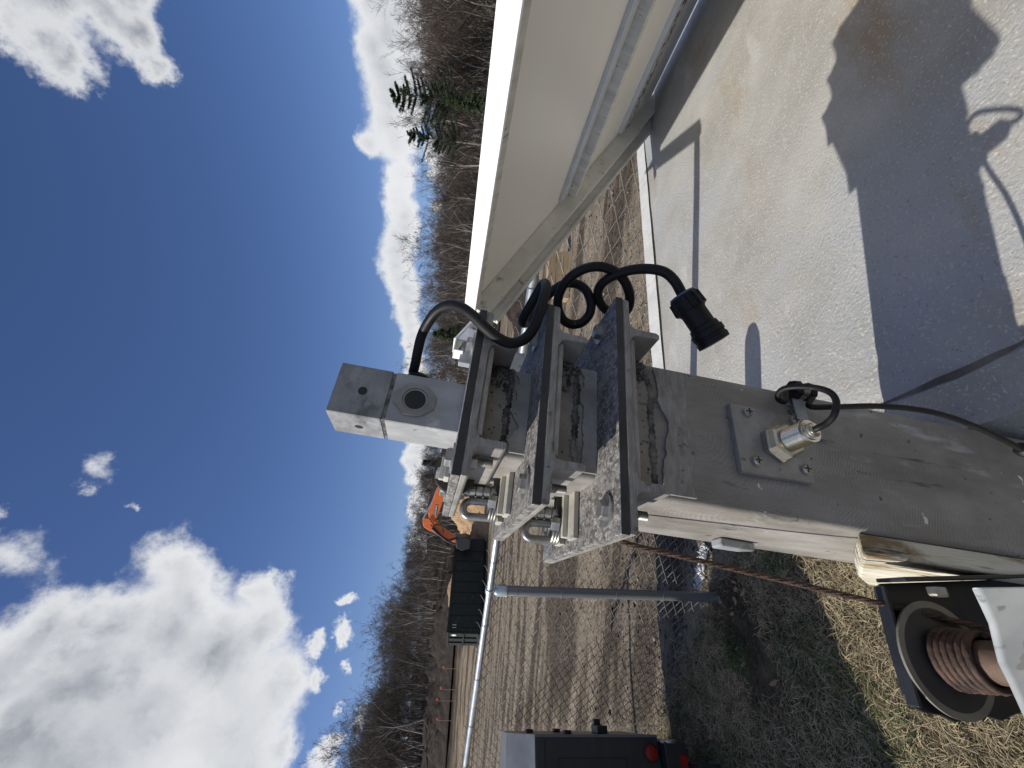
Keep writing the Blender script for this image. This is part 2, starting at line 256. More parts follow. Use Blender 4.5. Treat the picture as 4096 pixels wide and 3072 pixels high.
# ------------------------------------------------------------------ mesh helpers
class MB:
    def __init__(s): s.v = []; s.f = []; s.m = []; s.mi = 0
    def add(s, V, Fc):
        o = len(s.v); s.v += [tuple(map(float, p)) for p in V]
        for f in Fc: s.f.append(tuple(i+o for i in f)); s.m.append(s.mi)
        return s
    def box(s, a, b):
        a = np.minimum(a, b).astype(float) if True else a; b2 = np.maximum(np.array(a), np.array(b)); 
        x0, y0, z0 = a; x1, y1, z1 = b2
        return s.add([(x0,y0,z0),(x1,y0,z0),(x1,y1,z0),(x0,y1,z0),(x0,y0,z1),(x1,y0,z1),(x1,y1,z1),(x0,y1,z1)],
                     [(0,3,2,1),(4,5,6,7),(0,1,5,4),(1,2,6,5),(2,3,7,6),(3,0,4,7)])
    def obox(s, o, ax, ay, az):       # origin corner and three edge vectors
        o, ax, ay, az = map(np.array, (o, ax, ay, az))
        P = [o, o+ax, o+ax+ay, o+ay]; P += [p+az for p in P]
        fl = np.dot(np.cross(ax, ay), az) > 0
        Fc = [(0,3,2,1),(4,5,6,7),(0,1,5,4),(1,2,6,5),(2,3,7,6),(3,0,4,7)]
        return s.add(P, Fc if fl else [f[::-1] for f in Fc])
    def prism(s, pts, w0, w1, plane='rz'):   # polygon in a plane extruded along the third axis
        n = len(pts)
        if plane == 'rz': P = [(a, w0, b) for a, b in pts] + [(a, w1, b) for a, b in pts]
        elif plane == 'rd': P = [(a, b, w0) for a, b in pts] + [(a, b, w1) for a, b in pts]
        else: P = [(w0, a, b) for a, b in pts] + [(w1, a, b) for a, b in pts]
        return s.add(P, [tuple(range(n))[::-1], tuple(range(n, 2*n))] + [(i, (i+1) % n, (i+1) % n+n, i+n) for i in range(n)])
    def ring_sweep(s, rings, close=False, caps=True):
        n = len(rings[0]); V = [p for r in rings for p in r]; m = len(rings); Fc = []
        for j in range(m-1 if not close else m):
            k = (j+1) % m
            for i in range(n): Fc.append((j*n+i, j*n+(i+1) % n, k*n+(i+1) % n, k*n+i))
        if caps and not close: Fc += [tuple(range(n))[::-1], tuple(range((m-1)*n, m*n))]
        return s.add(V, Fc)
    def lathe(s, p, axis, prof, seg=24, caps=True):       # prof = [(t along axis, radius)]
        p = np.array(p, float); a = np.array(axis, float); a /= np.linalg.norm(a)
        u = np.cross(a, [0, 0, 1.] if abs(a[2]) < .9 else [1., 0, 0]); u /= np.linalg.norm(u); w = np.cross(a, u)
        return s.ring_sweep([[p+a*t+(u*math.cos(2*PI*i/seg)+w*math.sin(2*PI*i/seg))*r for i in range(seg)] for t, r in prof], caps=caps)
    def cyl(s, p0, p1, r, seg=16, r1=None):
        p0, p1 = np.array(p0, float), np.array(p1, float); L = np.linalg.norm(p1-p0)
        return s.lathe(p0, p1-p0, [(0, r), (L, r if r1 is None else r1)], seg)
    def tube(s, pts, r, seg=12, sub=6, close=False, twist=0., lobes=0, amp=0.):
        pts = np.array(pts, float)
        if sub > 1: pts = catmull(pts, sub, close)
        n = len(pts); T = np.gradient(pts, axis=0); T /= np.linalg.norm(T, axis=1)[:, None]
        u = np.cross(T[0], [0.3, .2, .9]); u /= np.linalg.norm(u); rings = []; dist = 0
        for i in range(n):
            u = u - T[i]*u.dot(T[i]); u /= np.linalg.norm(u); w = np.cross(T[i], u)
            if i: dist += np.linalg.norm(pts[i]-pts[i-1])
            rr = r[min(i, len(r)-1)] if hasattr(r, '__len__') else r
            rg = []
            for k in range(seg):
                a = 2*PI*k/seg; q = rr*(1+amp*math.cos(lobes*(a)+dist*twist)) if lobes else rr
                rg.append(pts[i]+(u*math.cos(a)+w*math.sin(a))*q)
            rings.append(rg)
        return s.ring_sweep(rings)
    def hexnut(s, p, axis, r, h, chamfer=.15):
        return s.lathe(p, axis, [(0, r), (h*.8, r), (h, r*(1-chamfer))], 6)
def catmull(P, sub, close=False):
    n = len(P); out = []
    Q = np.vstack([2*P[0]-P[1], P, 2*P[-1]-P[-2]])
    for i in range(1, n):
        p0, p1, p2, p3 = Q[i-1], Q[i], Q[i+1], Q[i+2]
        for k in range(sub):
            t = k/sub; out.append(.5*((2*p1)+(-p0+p2)*t+(2*p0-5*p1+4*p2-p3)*t*t+(-p0+3*p1-3*p2+p3)*t**3))
    out.append(P[-1]); return np.array(out)

def mesh_from(name, mb, mats, smooth=False, base=(0, 0, 0), sc=1.0, angle=35):
    me = bpy.data.meshes.new(name)
    V = (np.array(mb.v)-np.array(base))*sc
    me.from_pydata(V.tolist(), [], mb.f); 
    for m in (mats if isinstance(mats, (list, tuple)) else [mats]): me.materials.append(M[m] if isinstance(m, str) else m)
    if any(mb.m): me.polygons.foreach_set('material_index', mb.m)
    if smooth:
        me.polygons.foreach_set('use_smooth', [True]*len(me.polygons))
        try: me.set_sharp_from_angle(angle=math.radians(angle))
        except Exception: pass
    me.update(); return me
def fast_mesh(name, V, Fc, mats, smooth=False):
    me = bpy.data.meshes.new(name); V = np.asarray(V, np.float32); Fc = np.asarray(Fc, np.int32); k = Fc.shape[1]
    me.vertices.add(len(V)); me.vertices.foreach_set('co', V.ravel()); me.loops.add(Fc.size); me.loops.foreach_set('vertex_index', Fc.ravel())
    me.polygons.add(len(Fc)); me.polygons.foreach_set('loop_start', np.arange(0, Fc.size, k, dtype=np.int32)); me.polygons.foreach_set('loop_total', np.full(len(Fc), k, np.int32))
    if smooth: me.polygons.foreach_set('use_smooth', [True]*len(Fc))
    for m in (mats if isinstance(mats, (list, tuple)) else [mats]): me.materials.append(M[m])
    me.update(calc_edges=True); return me
def props(o, label=None, cat=None, group=None, kind=None):
    if label: o['label'] = label
    if cat: o['category'] = cat
    if group: o['group'] = group
    if kind: o['kind'] = kind
    return o
def thing(name, label, cat, base=(0, 0, 0), frame='T', group=None, rz=0.):
    o = bpy.data.objects.new(name, None); COL.objects.link(o); o.empty_display_size = .05
    base = np.array(base, float);
    if frame == 'T':
        loc = CAM + TM @ (base*S); o.matrix_world = Matrix([[*TM[i], loc[i]] for i in range(3)] + [[0, 0, 0, 1]])
    else: o.location = base; o.rotation_euler = (0, 0, rz)
    BASE[o.name] = (base, S if frame == 'T' else 1.0, rz if frame != 'T' else 0.)
    return props(o, label, cat, group)
BASE = {}
def root_of(o):
    while o.parent: o = o.parent
    return o
def part(name, mb, mats, parent, smooth=False, bevel=0., label=None, kind=None, angle=35, local=False):
    base, sc, rz = BASE[root_of(parent).name]
    me = mesh_from(name, mb, mats, smooth, (0, 0, 0) if local else base, 1.0 if local else sc, angle)
    o = bpy.data.objects.new(name, me); COL.objects.link(o); o.parent = parent
    if bevel:
        b = o.modifiers.new('bevel', 'BEVEL'); b.width = bevel*(1 if local else sc); b.segments = 2; b.limit_method = 'ANGLE'; b.angle_limit = math.radians(40)
    return props(o, label, kind=kind)
def inst(name, me, parent, pos, axis=None, rot=None, label=None):      # shared-mesh part at a trailer/world position
    base, sc, rz = BASE[root_of(parent).name]
    o = bpy.data.objects.new(name, me); COL.objects.link(o); o.parent = parent
    o.location = (np.array(pos)-base)*sc
    if parent is not root_of(parent): pass
    if axis is not None: o.rotation_mode = 'QUATERNION'; o.rotation_quaternion = Vector(axis).to_track_quat('Z', 'Y')
    if rot is not None: o.rotation_mode = 'XYZ'; o.rotation_euler = rot
    if label: o['label'] = label
    return o
def struct(name, me, kind='structure', label=None):
    o = bpy.data.objects.new(name, me); COL.objects.link(o); o['kind'] = kind
    if label: o['label'] = label
    return o
#LARGE
# ------------------------------------------------------------------ ground
FA = np.array([-3.554, 3.836]); FB = np.array([1.58, 1.669]); FD = (FB-FA)/np.linalg.norm(FB-FA); FN = np.array([-FD[1], FD[0]])
if FN[1] < 0: FN = -FN
def sstep(a, b, x): t = np.clip((x-a)/(b-a), 0, 1); return t*t*(3-2*t)
def gh(x, y):                                   # ground height
    s = (np.array([x, y])-FA) @ FN
    h = 0.0
    h += sstep(33, 50, y)*1.9*sstep(-8, -32, x)
    far = max(0, math.hypot(x, y)-40)
    h += sstep(46, 120, y-.25*x+6*noise.noise(Vector((x*.05, 3, 0))))*(8.0+2*noise.noise(Vector((x*.04, 1, 0)))+2.5*noise.noise(Vector((x*.19, y*.1, 4)))) + sstep(46, 60, y)*1.6*sstep(8, -22, x)
    if math.hypot(x, y) < 30:
        h += .022*noise.noise(Vector((x*1.3, y*1.3, .3))) + (.03*noise.noise(Vector((x*.9, y*4, 5))) if s > .1 else .012*noise.noise(Vector((x*6, y*6, 1))))
        if s > .1: h += .028*noise.noise(Vector((x*2.1, y*7, 2)))*min(1, s)
    else: h += .8*noise.noise(Vector((x*.03, y*.03, 0)))*sstep(40, 80, y)
    return h
nx = 240; tt = np.linspace(-1, 1, nx)
xs = np.sinh(tt*7.2)/math.sinh(7.2)*900 + tt*3.0; ys = np.sinh(tt*7.2)/math.sinh(7.2)*900 + tt*4.0 + 2.2
V = [(x, y, gh(x, y)) for y in ys for x in xs]
idx = np.arange(nx*nx).reshape(nx, nx)
Fc = np.stack([idx[:-1, :-1].ravel(), idx[:-1, 1:].ravel(), idx[1:, 1:].ravel(), idx[1:, :-1].ravel()], 1)
gm = bpy.data.materials.new('ground_soil_and_grass'); gm.use_nodes = True
def ground_mat(m):
    t = m.node_tree; L = t.links; b = t.nodes['Principled BSDF']; b.inputs['Roughness'].default_value = .95; b.inputs['Specular IOR Level'].default_value = .1
    tc = N(t, 'ShaderNodeTexCoord'); P = tc.outputs['Object']
    def nz(sc, st=(1, 1, 1), det=8, rot=0, rg=.6):
        mp = N(t, 'ShaderNodeMapping'); L.new(P, mp.inputs[0]); mp.inputs['Scale'].default_value = st; mp.inputs['Rotation'].default_value = (0, 0, rot)
        n = N(t, 'ShaderNodeTexNoise'); n.inputs['Scale'].default_value = sc; n.inputs['Detail'].default_value = det; n.inputs['Roughness'].default_value = rg; L.new(mp.outputs[0], n.inputs[0]); return n.outputs['Fac']
    def rmp(f, lo, hi, a=0., bb=1.):
        r = N(t, 'ShaderNodeMapRange'); L.new(f, r.inputs[0]); r.inputs[1].default_value = lo; r.inputs[2].default_value = hi; r.inputs[3].default_value = a; r.inputs[4].default_value = bb; return r.outputs[0]
    def mix(f, a, bb):
        x = N(t, 'ShaderNodeMix', data_type='RGBA')
        if isinstance(f, float): x.inputs[0].default_value = f
        else: L.new(f, x.inputs[0])
        for i, c in ((6, a), (7, bb)):
            if isinstance(c, tuple): x.inputs[i].default_value = (*c, 1)
            else: L.new(c, x.inputs[i])
        return x.outputs[2]
    rot = .12
    tan = mix(rmp(nz(.9, (1, 2.5, 1), rot=rot), .35, .65), (.225, .185, .135), (.32, .268, .20))
    tan = mix(rmp(nz(14, (1, 2.2, 1), rot=rot, det=10), .50, .66), tan, (.10, .072, .052))
    dk = mix(rmp(nz(9, (1, 2, 1), det=10), .35, .65), (.042, .033, .025), (.125, .098, .072))
    f = rmp(nz(.42, (.45, 2.6, 1), rot=rot, det=7), .46, .56)
    f2 = rmp(nz(2.6, (.35, 3, 1), rot=rot, det=10, rg=.7), .52, .64)
    soil = mix(f, tan, dk); soil = mix(math_(t, 'MULTIPLY', f2, .6), soil, dk)
    # the churned dark patch beyond the fence
    sep = N(t, 'ShaderNodeSeparateXYZ'); L.new(P, sep.inputs[0])
    c0 = gp(2240, 2330); 
    def blob(cx_, cy_, rx, ry, lo=1.25, hi=.75):
        dx = math_(t, 'DIVIDE', math_(t, 'SUBTRACT', sep.outputs[0], cx_), rx); dy = math_(t, 'DIVIDE', math_(t, 'SUBTRACT', sep.outputs[1], cy_), ry)
        q = math_(t, 'ADD', math_(t, 'MULTIPLY', dx, dx), math_(t, 'MULTIPLY', dy, dy))
        q = math_(t, 'ADD', q, math_(t, 'MULTIPLY', math_(t, 'SUBTRACT', nz(1.2, det=6), .5), 2.2)); return rmp(q, lo, hi)
    soil = mix(math_(t, 'MULTIPLY', blob(c0[0], c0[1], 2.2, 1.5), .9), soil, dk)
    c1 = gp(2585, 2500); soil = mix(math_(t, 'MULTIPLY', blob(c1[0], c1[1], 2.5, .28), .8), soil, dk)
    # leaf litter and grass base
    gr = mix(rmp(nz(8, det=10), .38, .62), (.07, .055, .035), (.20, .165, .105)); gr = mix(rmp(nz(2.3), .52, .66), gr, (.055, .08, .025))
    dist = math_(t, 'ADD', math_(t, 'MULTIPLY', sep.outputs[0], float(FN[0])), math_(t, 'MULTIPLY', sep.outputs[1], float(FN[1])))
    dist = math_(t, 'SUBTRACT', dist, float(FA @ FN)); dist = math_(t, 'ADD', dist, math_(t, 'MULTIPLY', math_(t, 'SUBTRACT', nz(2.2), .5), .7))
    c = mix(rmp(dist, -.02, .12), gr, soil)
    wood = mix(rmp(nz(.5, det=10), .4, .6), (.022, .017, .014), (.055, .043, .034))
    c = mix(rmp(math_(t, 'ADD', sep.outputs[1], math_(t, 'MULTIPLY', nz(.12), 6)), 47, 50), c, wood)
    L.new(c, b.inputs['Base Color'])
    h = math_(t, 'ADD', nz(26, (1, 1.6, 1), det=8), math_(t, 'MULTIPLY', nz(5, det=6), 2.5))
    bp = N(t, 'ShaderNodeBump'); bp.inputs['Strength'].default_value = 1; bp.inputs['Distance'].default_value = .035; L.new(h, bp.inputs['Height']); L.new(bp.outputs[0], b.inputs['Normal'])
ground_mat(gm); M['ground'] = gm
struct('ground', fast_mesh('ground', V, Fc, 'ground', True))
del V

# ------------------------------------------------------------------ trailer box with its wide lid
h_ = .885
dl, dr, df, dn = .372, 3.225, 1.562, -1.1
tb = thing('utility_trailer', 'pale grey weathered trailer box, its broad flat lid under the tilted panel', 'trailer', (1.6, .4, -h_))
lid = MB()
ra, ca = 46, 60                     # lid top with slight sag and lengthwise folds near its left edge
xs_ = dl+.012+(dr-dl-.024)*(np.linspace(0, 1, ca)**1.5); ys_ = np.linspace(dn, df-.012, ra); V = []
for y in ys_:
    for x in xs_:
        z = -h_ + .0 - .010*math.sin(PI*(x-dl)/(dr-dl)) + .002*noise.noise(Vector((x*2.1, y*2.1, 0)))
        f = math.exp(-((x-dl-.112-.004*math.sin(y*9))/.016)**2); f2 = math.exp(-((x-dl-.045)/.02)**2); z += -.008*f + .007*f2 - .0035*math.exp(-((x-dl-.14-.11*y+.006*math.sin(y*9))/.006)**2)
        V.append((x, y, z))
lid.add(V, [(j*ca+i, j*ca+i+1, (j+1)*ca+i+1, (j+1)*ca+i) for j in range(ra-1) for i in range(ca-1)])
lidp = part('lid', lid, 'lidgrey', tb, smooth=True, angle=80)
m = MB()
for k in range(60):                 # thin uneven brown mud trail caught in the fold, following it
    y0, y1 = -.3+k*.031, -.3+(k+1)*.031
    if y1 > 1.3: break
    def e(y, s): 
        c = dl+.112+.004*math.sin(y*9)+.006*noise.noise(Vector((y*7, 3, 3))); w_ = (.002+.009*max(0, noise.noise(Vector((y*5, 1, 0)))+.15)) ; return (c+s*w_+.004*noise.noise(Vector((y*23, s, 0))), y, -h_-.0062+.001)
    m.add([e(y0, -1), e(y0, 1), e(y1, 1), e(y1, -1)], [(0, 1, 2, 3)])
part('mud_streak', m, 'mud', lidp)
m = MB(); m.obox((dl, df-.0, -h_-.012), (dr-dl, 0, 0), (0, -.012, 0), (0, 0, .016)); m.obox((dl-.0, df, -h_-.10), (dr-dl, 0, 0), (0, .014, 0), (0, 0, .112))
mm = MB()   # raised folded lip of the far edge: sloping outer flange
n = 60
P1 = [(dl+(dr-dl)*i/n, df+.004*noise.noise(Vector((i*.3, 0, 0))), -h_+.014+.003*noise.noise(Vector((i*.35, 2, 0)))) for i in range(n+1)]
P0 = [(p[0], p[1]-.075, -h_+.0015) for p in P1]; P2 = [(p[0], p[1]+.012, -h_-.09) for p in P1]
for A, B in ((P0, P1), (P1, P2)):
    mm.add(A+B, [(i, i+1, i+n+2, i+n+1) for i in range(n)])
part('far_lip', mm, 'lip', tb, smooth=True)
mm = MB(); P1 = [(dr+.004*noise.noise(Vector((0, i*.3, 0))), dn+(df-dn)*i/n, -h_+.014) for i in range(n+1)]; P0 = [(p[0]-.09, p[1], -h_+.0015) for p in P1]; P2 = [(p[0]+.012, p[1], -h_-.09) for p in P1]
for A, B in ((P0, P1), (P1, P2)): mm.add(A+B, [(i, i+1, i+n+2, i+n+1) for i in range(n)])
part('side_lip', mm, 'lip', tb, smooth=True)
mm = MB(); P1 = [(dl, dn+(df-dn)*i/n, -h_+.004) for i in range(n+1)]; P2 = [(p[0]-.02, p[1], -h_-.07) for p in P1]; P0 = [(p[0]+.02, p[1], -h_+.001) for p in P1]
for A, B in ((P0, P1), (P1, P2)): mm.add(A+B, [(i, i+1, i+n+2, i+n+1) for i in range(n)])
part('near_lip', mm, 'lidgrey', tb, smooth=True)
m = MB(); m.box((dl+.01, dn+.01, -1.9), (dr-.01, df-.01, -h_-.03)); part('side_panel', m, 'lidgrey', tb)
m = MB(); m.box((dl+.1, .2, -2.1), (dl+.25, df-.2, -1.905)); m.box((dr-.25, .2, -2.1), (dr-.1, df-.2, -1.905)); m.box((dl+.1, .05, -2.1), (dr-.1, .19, -1.905)); part('chassis', m, 'blacksteel', tb, bevel=.006)
for x in (dl+.05, dr-.4):
    m = MB(); m.lathe((x, .2, -2.55), (1, 0, 0), [(0, .40), (.03, .55), (.1, .58), (.26, .58), (.33, .55), (.36, .40)], 32); w_ = part('wheel', m, 'tyre', tb, smooth=True)
    m = MB(); m.lathe((x+.02, .2, -2.55), (1, 0, 0), [(-.02, .1), (.02, .33), (.3, .33), (.36, .1)], 24); part('rim', m, 'galv', w_, smooth=True)
# short capped post standing on the lid behind the mast (its rounded shadow lies on the lid)
q = thing('capped_post', 'short round-topped black post standing on the lid behind the mast', 'post', (.47, 1.04, -h_))
m = MB(); m.lathe((.47, 1.04, -h_), (0, 0, 1), [(0, .05), (.02, .05), (.021, .036), (.25, .036), (.28, .033), (.30, .022), (.31, .004)], 20); part('shaft', m, 'rubber', q, smooth=True)
m = MB(); m.lathe((.47, 1.04, -h_), (0, 0, 1), [(0.001, .06), (.012, .06)], 20); part('foot_flange', m, 'zinc', q)

# ------------------------------------------------------------------ tilted framed panel
TL = np.array([1.30, .1, .055]); 
TLp = np.array([1.30, 1.64, .055]); LR = np.array([3.13, 1.35, -.865]); Bv = LR-TLp; BL_ = np.linalg.norm(Bv); Bn = Bv/BL_
A_ = tr(1755, 2140); A_ /= np.linalg.norm(A_); A_ -= A_.dot(Bn)*Bn; A_ /= np.linalg.norm(A_)
Nn = np.cross(Bn, A_); Nn = Nn if Nn[2] > 0 else -Nn
def pp(b, a, n=0.): return TLp + Bn*b + A_*a + Nn*(n-.040)
def pbox(mb, b0, b1, a0, a1, n0, n1): return mb.obox(pp(b0, a0, n0), Bn*(b1-b0), A_*(a1-a0), Nn*(n1-n0))
pn = thing('solar_panel', 'large cream-backed panel in a white frame, tilted over the far right of the lid', 'panel', pp(1, -1), group=None)
m = MB(); pbox(m, .015, 2.02, -3.2, -.04, .012, .02); sh = part('back_sheet', m, 'sheet', pn)
m = MB(); pbox(m, .02, 2.02, -3.2, -.04, .0205, .026); part('front_glass', m, 'sheet_top', pn)
m = MB(); pbox(m, 0, .045, -3.25, -.0, -.012, .030); m.mi = 0
tr_ = part('top_rail', m, 'beam', pn, bevel=.002)
m = MB(); pbox(m, -.012, -.0005, -3.25, .0, -.020, .040); part('rail_face', m, 'white', tr_, bevel=.002)
m = MB(); pbox(m, 0.002, 2.06, -.05, -.002, -.078, .010); sb = part('side_beam', m, 'beam', pn, bevel=.003)
m = MB(); pbox(m, .03, 2.0, .004, .016, -.118, .004); part('groove_strip', m, 'beam', sb)
m = MB(); pbox(m, .03, 2.0, -.012, .016, -.132, -.119); part('outer_lip', m, 'beam', sb, bevel=.002)
m = MB(); pbox(m, .80, .865, -3.2, -.086, -.006, .0115); part('mid_rail', m, 'rail_alu', pn, bevel=.0015)
m = MB(); pbox(m, .89, .925, -3.2, -.086, -.045, .0115); part('batten', m, 'beam', pn, bevel=.002)
m = MB(); pbox(m, 1.50, 1.545, -3.2, -.086, -.012, .0115); part('bottom_rail', m, 'rail_alu', pn, bevel=.0015)
m = MB(); pbox(m, 1.546, 1.60, -3.2, -.086, -.016, .0115); part('seal_strip', m, 'grime', pn)
m = MB(); pbox(m, 1.60, 2.02, -3.2, -.086, .021, .03); 
# hinge bracket on the lid's far lip
hb = thing('hinge_bracket', 'small angle bracket joining the panel\'s low corner to the lid\'s far lip', 'bracket', (3.10, 1.40, -h_))
c = pp(2.02, -.04, -.055)
m = MB(); m.obox(c+np.array([-.06, -.05, -.05]), (.12, 0, 0), (0, .10, 0), (0, 0, .008)); m.obox(c+np.array([-.06, .045, -.05]), (.12, 0, 0), (0, .008, 0), (0, 0, .08)); m.obox(c+np.array([-.06,-.05,-.05]), (.008, 0, 0), (0, .1, 0), (0, 0, .07)); part('plate', m, 'alu_plain', hb, bevel=.002)
m = MB(); m.hexnut(c+np.array([0, .0, -.041]), (0, 0, 1), .016, .014); part('bolt', m, 'zinc', hb)
# support post + corner bracket
sp = thing('panel_support_post', 'flat white post rising from the lid behind the brackets to the panel\'s upper corner', 'post', (.85, 1.295, -h_))
m = MB(); m.box((.775, 1.29, -h_), (.865, 1.32, .03)); part('upright', m, 'galv', sp, bevel=.003)
P0, P1 = np.array([.86, 1.27, .02]), pp(.06, .03, -.055); ax = P1-P0
m = MB(); m.obox(P0+[0, 0, .03], ax, (0.0, .10, -.0), (0, 0, .012)); m.obox(P0+[0, 0, -.04], ax*.9, (0, .012, 0), (0, 0, .068)); m.obox(P0+[-.05, 0, .030], (.05, 0, 0), (0, .06, 0), (0, 0, .006)); m.obox(P0+[-.05, 0, .0], (.005, 0, 0), (0, .06, 0), (0, 0, .036)); br = part('corner_arm', m, 'white', sp, bevel=.003)
m = MB(); c = P0+ax*.35+[0, -.003, -.005]; m.lathe(c, (0, -1, 0), [(0, .028), (.004, .028)], 20); m.hexnut(c+[0, -.004, 0], (0, -1, 0), .017, .014); part('bolt', m, 'zinc', br)

# ------------------------------------------------------------------ fence
L_ = 9.2; F0 = FA-FD*1.6; w_d = .072; 
def fz(s): return 1.82 - (1.82-1.58)*s/L_          # rail height along the run
def fp(s, z=0, off=0): p = F0+FD*s+FN*off; return np.array([p[0], p[1], z])
fe = thing('chain_link_fence', 'galvanised chain-link fence with round top rail, running behind trailer and mast', 'fence', (0, 0, 0), frame='W')
m = MB(); m.tube([fp(s, fz(s)-.0) for s in np.linspace(0, L_, 12)], .0245, 16, 2); part('top_rail', m, 'galvpipe', fe, smooth=True)
s_p = float((gp(2880, 2385)[:2]-F0) @ FD)
dirr = wr(2500, 523)[:2]; # second post along its sight line
Am = np.array([FD, -dirr]).T; s2 = float(np.linalg.solve(Am, -F0)[0])
for s in (s_p, s2, s_p-(s2-s_p) if s_p-(s2-s_p) > -1 else .05, L_-.2):
    m = MB(); m.cyl(fp(s, -.2, -.0), fp(s, fz(s)-.055), .034, 20); po = part('post', m, 'poststeel', fe, smooth=True)
    m = MB(); m.lathe(fp(s, fz(s)-.12), (0, 0, 1), [(0, .040), (.065, .040), (.085, .03)], 20); m.lathe(fp(s, fz(s))-np.append(FD, 0)*.02, (*FD, 0), [(0, .032), (.04, .032)], 20); part('rail_cap', m, 'galvpipe', po, smooth=True)
    for z in (1.52, 1.2, .8, .45, .12, .04):
        m = MB(); m.tube([fp(s, z)+np.append(FD*math.cos(a)*.039+FN*math.sin(a)*.039, .01*math.sin(a*.5)) for a in np.linspace(0, 2*PI, 13)], .0022, 5, 1); part('tie_wire', m, 'wire', po)
# one wire bent to zigzags, shared by all
m = MB(); pts = []; Z0 = -.02; k = 0; nseg = 51
for i in range(nseg+1):
    x = (i % 2)*w_d; z = Z0+i*w_d/2; sgn = 1 if i % 2 else -1
    dx = -.006*sgn
    pts += [(x+dx*1.0, -.004*sgn, z-.005), (x+dx*.2, 0, z), (x+dx, .004*sgn, z+.005)]
m.tube(pts, .0023, 4, 1)
wm = mesh_from('woven_wire', m, 'wire', base=(0, 0, 0))
nw = int(L_/w_d)
for i in range(nw):
    s = .02+i*w_d; top = Z0+nseg*w_d/2
    o = inst('wire', wm, fe, fp(s, fz(s)+(.052 if i % 2 else .052-w_d/2)-top, .036), rot=(0, 0, math.atan2(FD[1], FD[0])+random.uniform(-.02, .02)))
for s in np.arange(s_p-2.2, L_, .62):
    m = MB(); m.tube([fp(s, fz(s))+np.array([0, 0, 0])+np.append(FN*math.cos(a)*.029, math.sin(a)*.029) for a in np.linspace(0, 2*PI, 13)], .002, 5, 1); part('rail_tie', m, 'wire', fe)

# ------------------------------------------------------------------ container, machine, mounds
C0 = gp(1940, 2528); 
def zat(x, y, P):  # height at the sight line for the point's distance
    return atY(x, y, P[1])[2]
Hc = zat(1788, 2528, C0)
e1 = np.array([math.cos(math.radians(47)), math.sin(math.radians(47)), 0]); e2 = np.array([-e1[1], e1[0], 0])
dv = wr(1955, 2158)[:2]; Lc = float(np.linalg.solve(np.array([e1[:2], -dv]).T, -C0[:2])[0])
dv = wr(1940, 2640)[:2]; Wc = float(np.linalg.solve(np.array([e2[:2], -dv]).T, -C0[:2])[0]); Lc = min(Lc, 22); Wc = min(max(Wc, 2.2), 3.6)
ct = thing('roll_off_container', 'long dark green open container heaped with wood chips, far side of the yard', 'container', C0, frame='W')
def cbox(mb, a0, a1, b0, b1, z0, z1): return mb.obox(C0+e1*a0+e2*b0+np.array([0, 0, z0]), e1*(a1-a0), e2*(b1-b0), (0, 0, z1-z0))
m = MB(); cbox(m, 0, Lc, 0, .06, .35, Hc); cbox(m, 0, Lc, Wc-.06, Wc, .35, Hc); cbox(m, Lc-.06, Lc, .06, Wc-.06, .35, Hc); cbox(m, 0, Lc, .061, Wc-.061, .3, .42); part('side_wall', m, 'greenpaint', ct)
for k in range(int(Lc/.9)):
    m = MB(); cbox(m, .3+k*.9, .42+k*.9, -.07, -.003, .4, Hc-.15); part('rib', m, 'greenpaint', ct)
m = MB(); cbox(m, -.02, Lc, -.1, .08, Hc-.13, Hc+.02); cbox(m, -.12, .0, -.1, Wc+.1, Hc-.12, Hc+.05); part('top_rail', m, 'greenpaint', ct)
m = MB(); cbox(m, -.05, -.001, .05, Wc-.05, .4, Hc-.13); ed = part('end_door', m, 'greenpaint', ct)
for b0 in (.0, Wc*.36, Wc*.70): 
    m = MB(); cbox(m, -.16, -.052, b0, b0+.14, .4, Hc-.14); part('door_post', m, 'greenpaint', ed)
m = MB(); cbox(m, -.2, -.162, .0, Wc+.15, Hc*.55, Hc*.55+.1); cbox(m, -.2, -.162, 0, Wc, .42, .55); part('lock_bar', m, 'greenpaint', ed)
m = MB(); c = C0+e2*Wc*.2+np.array([0, 0, Hc-.55])-e1*.165; m.lathe(C0+e2*(Wc*.22)-e1*.056+np.array([0, 0, Hc-.55]), -e1, [(0, .2), (.01, .2)], 20); part('round_decal', m, 'labelwhite', ed)
m = MB(); cbox(m, .25, .5, -.008, -.003, Hc-.7, Hc-.4); part('square_decal', m, 'labelwhite', ct)
m = MB(); cbox(m, -.3, Lc+.2, .5, .65, 0.02, .3); cbox(m, -.3, Lc+.2, Wc-.65, Wc-.5, .02, .3); part('skid_rail', m, 'greenpaint', ct)

def mound(name, cx_, cy_, rx, ry, h, matn, label, cat, rough=.25, seed=0, n=70, rz=0, kind=None, ridge=False):
    V = []; 
    for j in range(n+1):
        for i in range(n+1):
            u, v = i/n*2-1, j/n*2-1; r = math.hypot(u, v) if not ridge else max(abs(v), (abs(u)**6))
            z = max(0, 1-r)**(.9 if not ridge else .8); x, y = u*rx, v*ry
            z = z*h*(1+.25*noise.noise(Vector((x*.5+seed, y*.5, seed)))) + (noise.fractal(Vector((x*1.6, y*1.6, seed)), 1, 2, 5))*rough*min(1, z*3+.02) - .05
            c, s = math.cos(rz), math.sin(rz); V.append((cx_+x*c-y*s, cy_+x*s+y*c, z))
    Fc = [(j*(n+1)+i, j*(n+1)+i+1, (j+1)*(n+1)+i+1, (j+1)*(n+1)+i) for j in range(n) for i in range(n)]
    me = fast_mesh(name, V, Fc, matn, False); o = bpy.data.objects.new(name, me); COL.objects.link(o)
    if kind: o['kind'] = kind
    if label: o['label'] = label
    if cat: o['category'] = cat
    return o
pc = gp(1962, 2060); pc = atY(1925, 2040, 40)
